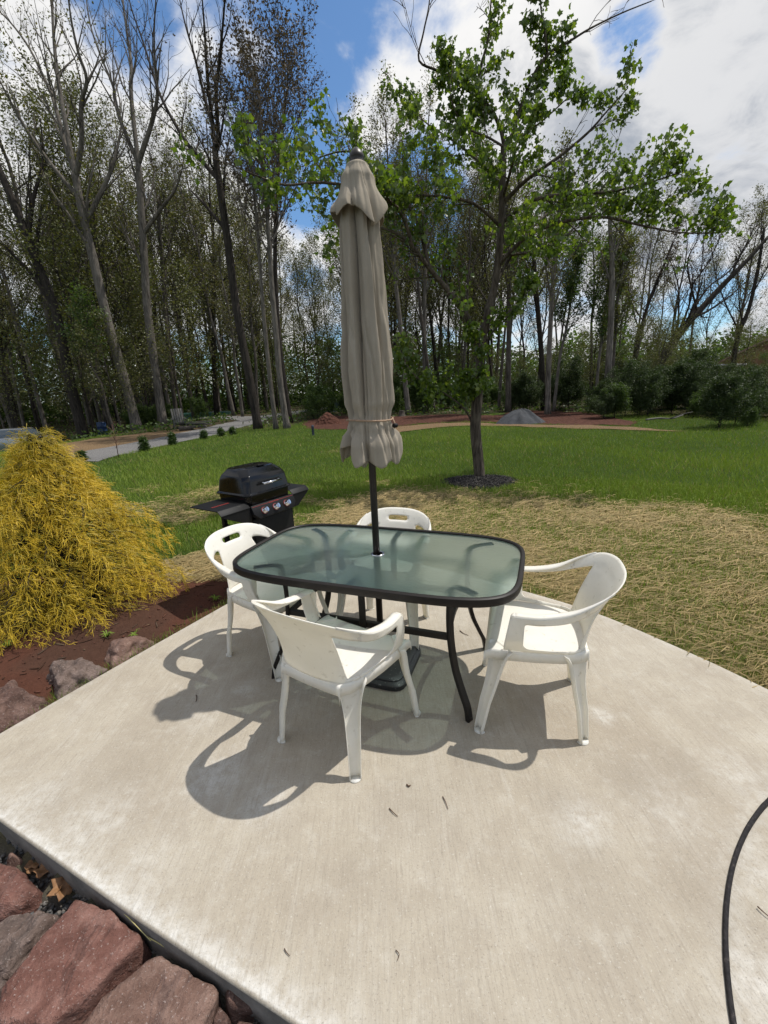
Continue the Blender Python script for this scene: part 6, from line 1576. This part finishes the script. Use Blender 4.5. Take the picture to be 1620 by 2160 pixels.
for s in (-1, 1):
    m_ = MB(); m_.box((2.12, s*.66, .74), (.10, .3, .14)); bevel(m_.build('headlight', simple('lamp_glass', (.6, .6, .6), .1), car, False), .03)
# red-roofed house on the right
hb = at(1690, 838, 40); hb.z = gz1(hb.x, hb.y)-.1; ho = thing('house', 'low house with a reddish roof behind the bushes at the right frame edge', 'house', hb, R(28))
M['wall_tan'] = simple('brown_siding', (.28, .15, .09), .8, 0, .15, 2); M['roof_red'] = simple('red_brown_roof', (.33, .20, .19), .8, 0, .2, 6, 20, .6, .02); M['win'] = simple('dark_window', (.02, .025, .03), .08)
W2, D2, HH = 5.6, 4.2, 2.7
m_ = MB(); m_.v += [(-W2, -D2, 0), (W2, -D2, 0), (W2, D2, 0), (-W2, D2, 0), (-W2, -D2, HH), (W2, -D2, HH), (W2, D2, HH), (-W2, D2, HH), (-W2, 0, HH+2.0), (W2, 0, HH+2.0)]
m_.f += [(0, 1, 5, 4), (1, 2, 6, 9, 5), (2, 3, 7, 6), (3, 0, 4, 8, 7)]; m_.build('wall', M['wall_tan'], ho, False)
m_ = MB(); e = .6; k = 2.0/D2
for (z0, off) in ((0, 0), (.14, 0)):
    m_.v += [(-W2-e, -D2-e, HH-e*k+.02+z0), (W2+e, -D2-e, HH-e*k+.02+z0), (W2+e, 0, HH+2.02+z0), (-W2-e, 0, HH+2.02+z0), (-W2-e, D2+e, HH-e*k+.02+z0), (W2+e, D2+e, HH-e*k+.02+z0)]
m_.f += [(0, 3, 2, 1), (3, 4, 5, 2), (6, 7, 8, 9), (9, 8, 11, 10), (0, 1, 7, 6), (5, 4, 10, 11), (0, 6, 9, 3), (3, 9, 10, 4), (1, 2, 8, 7), (2, 5, 11, 8)]
rf2 = m_.build('roof', M['roof_red'], ho, False)
m_ = MB(); m_.box((2.0, .8, HH+2.2), (.6, .6, 1.2)); m_.build('chimney', simple('chimney_brick', (.2, .1, .08), .9), rf2, False)
for (x, y, rz) in ((-3, -D2-.02, 0), (0, -D2-.02, 0), (3.2, -D2-.02, 0)):
    m_ = MB(); m_.box((x, y, 1.55), (1.2, .06, 1.1)); wd_ = m_.build('window', M['win'], ho, False)
    m_ = MB(); 
    for dx, dz, sx, sz in ((0, .58, 1.36, .08), (0, -.58, 1.36, .08), (-.64, 0, .08, 1.08), (.64, 0, .08, 1.08)): m_.box((x+dx, y-.02, 1.55+dz), (sx, .08, sz))
    m_.build('frame', M['white_print'], wd_, False)
for y in (-1.6, 1.6):
    m_ = MB(); m_.box((-W2-.02, y, 1.55), (.06, 1.1, 1.1)); m_.build('window', M['win'], ho, False)
# pale shed roof seen through the bushes
b = at(1485, 838, 34); b.z = gz1(b.x, b.y)-.1; sd = thing('shed', 'pale flat roofed shed glimpsed through the bushes left of the house', 'shed', b, .35)
pbox('wall', (0, 0, 1.1), (3.6, 2.4, 2.2), simple('shed_wall', (.16, .15, .15), .8), sd, .02); pbox('roof', (0, 0, 2.26), (4.0, 2.8, .12), simple('shed_roof', (.5, .5, .52), .6), sd, .01)
pbox('door', (-.4, -1.22, 1.0), (.9, .05, 1.9), simple('shed_door', (.24, .22, .2), .7), sd, .01)
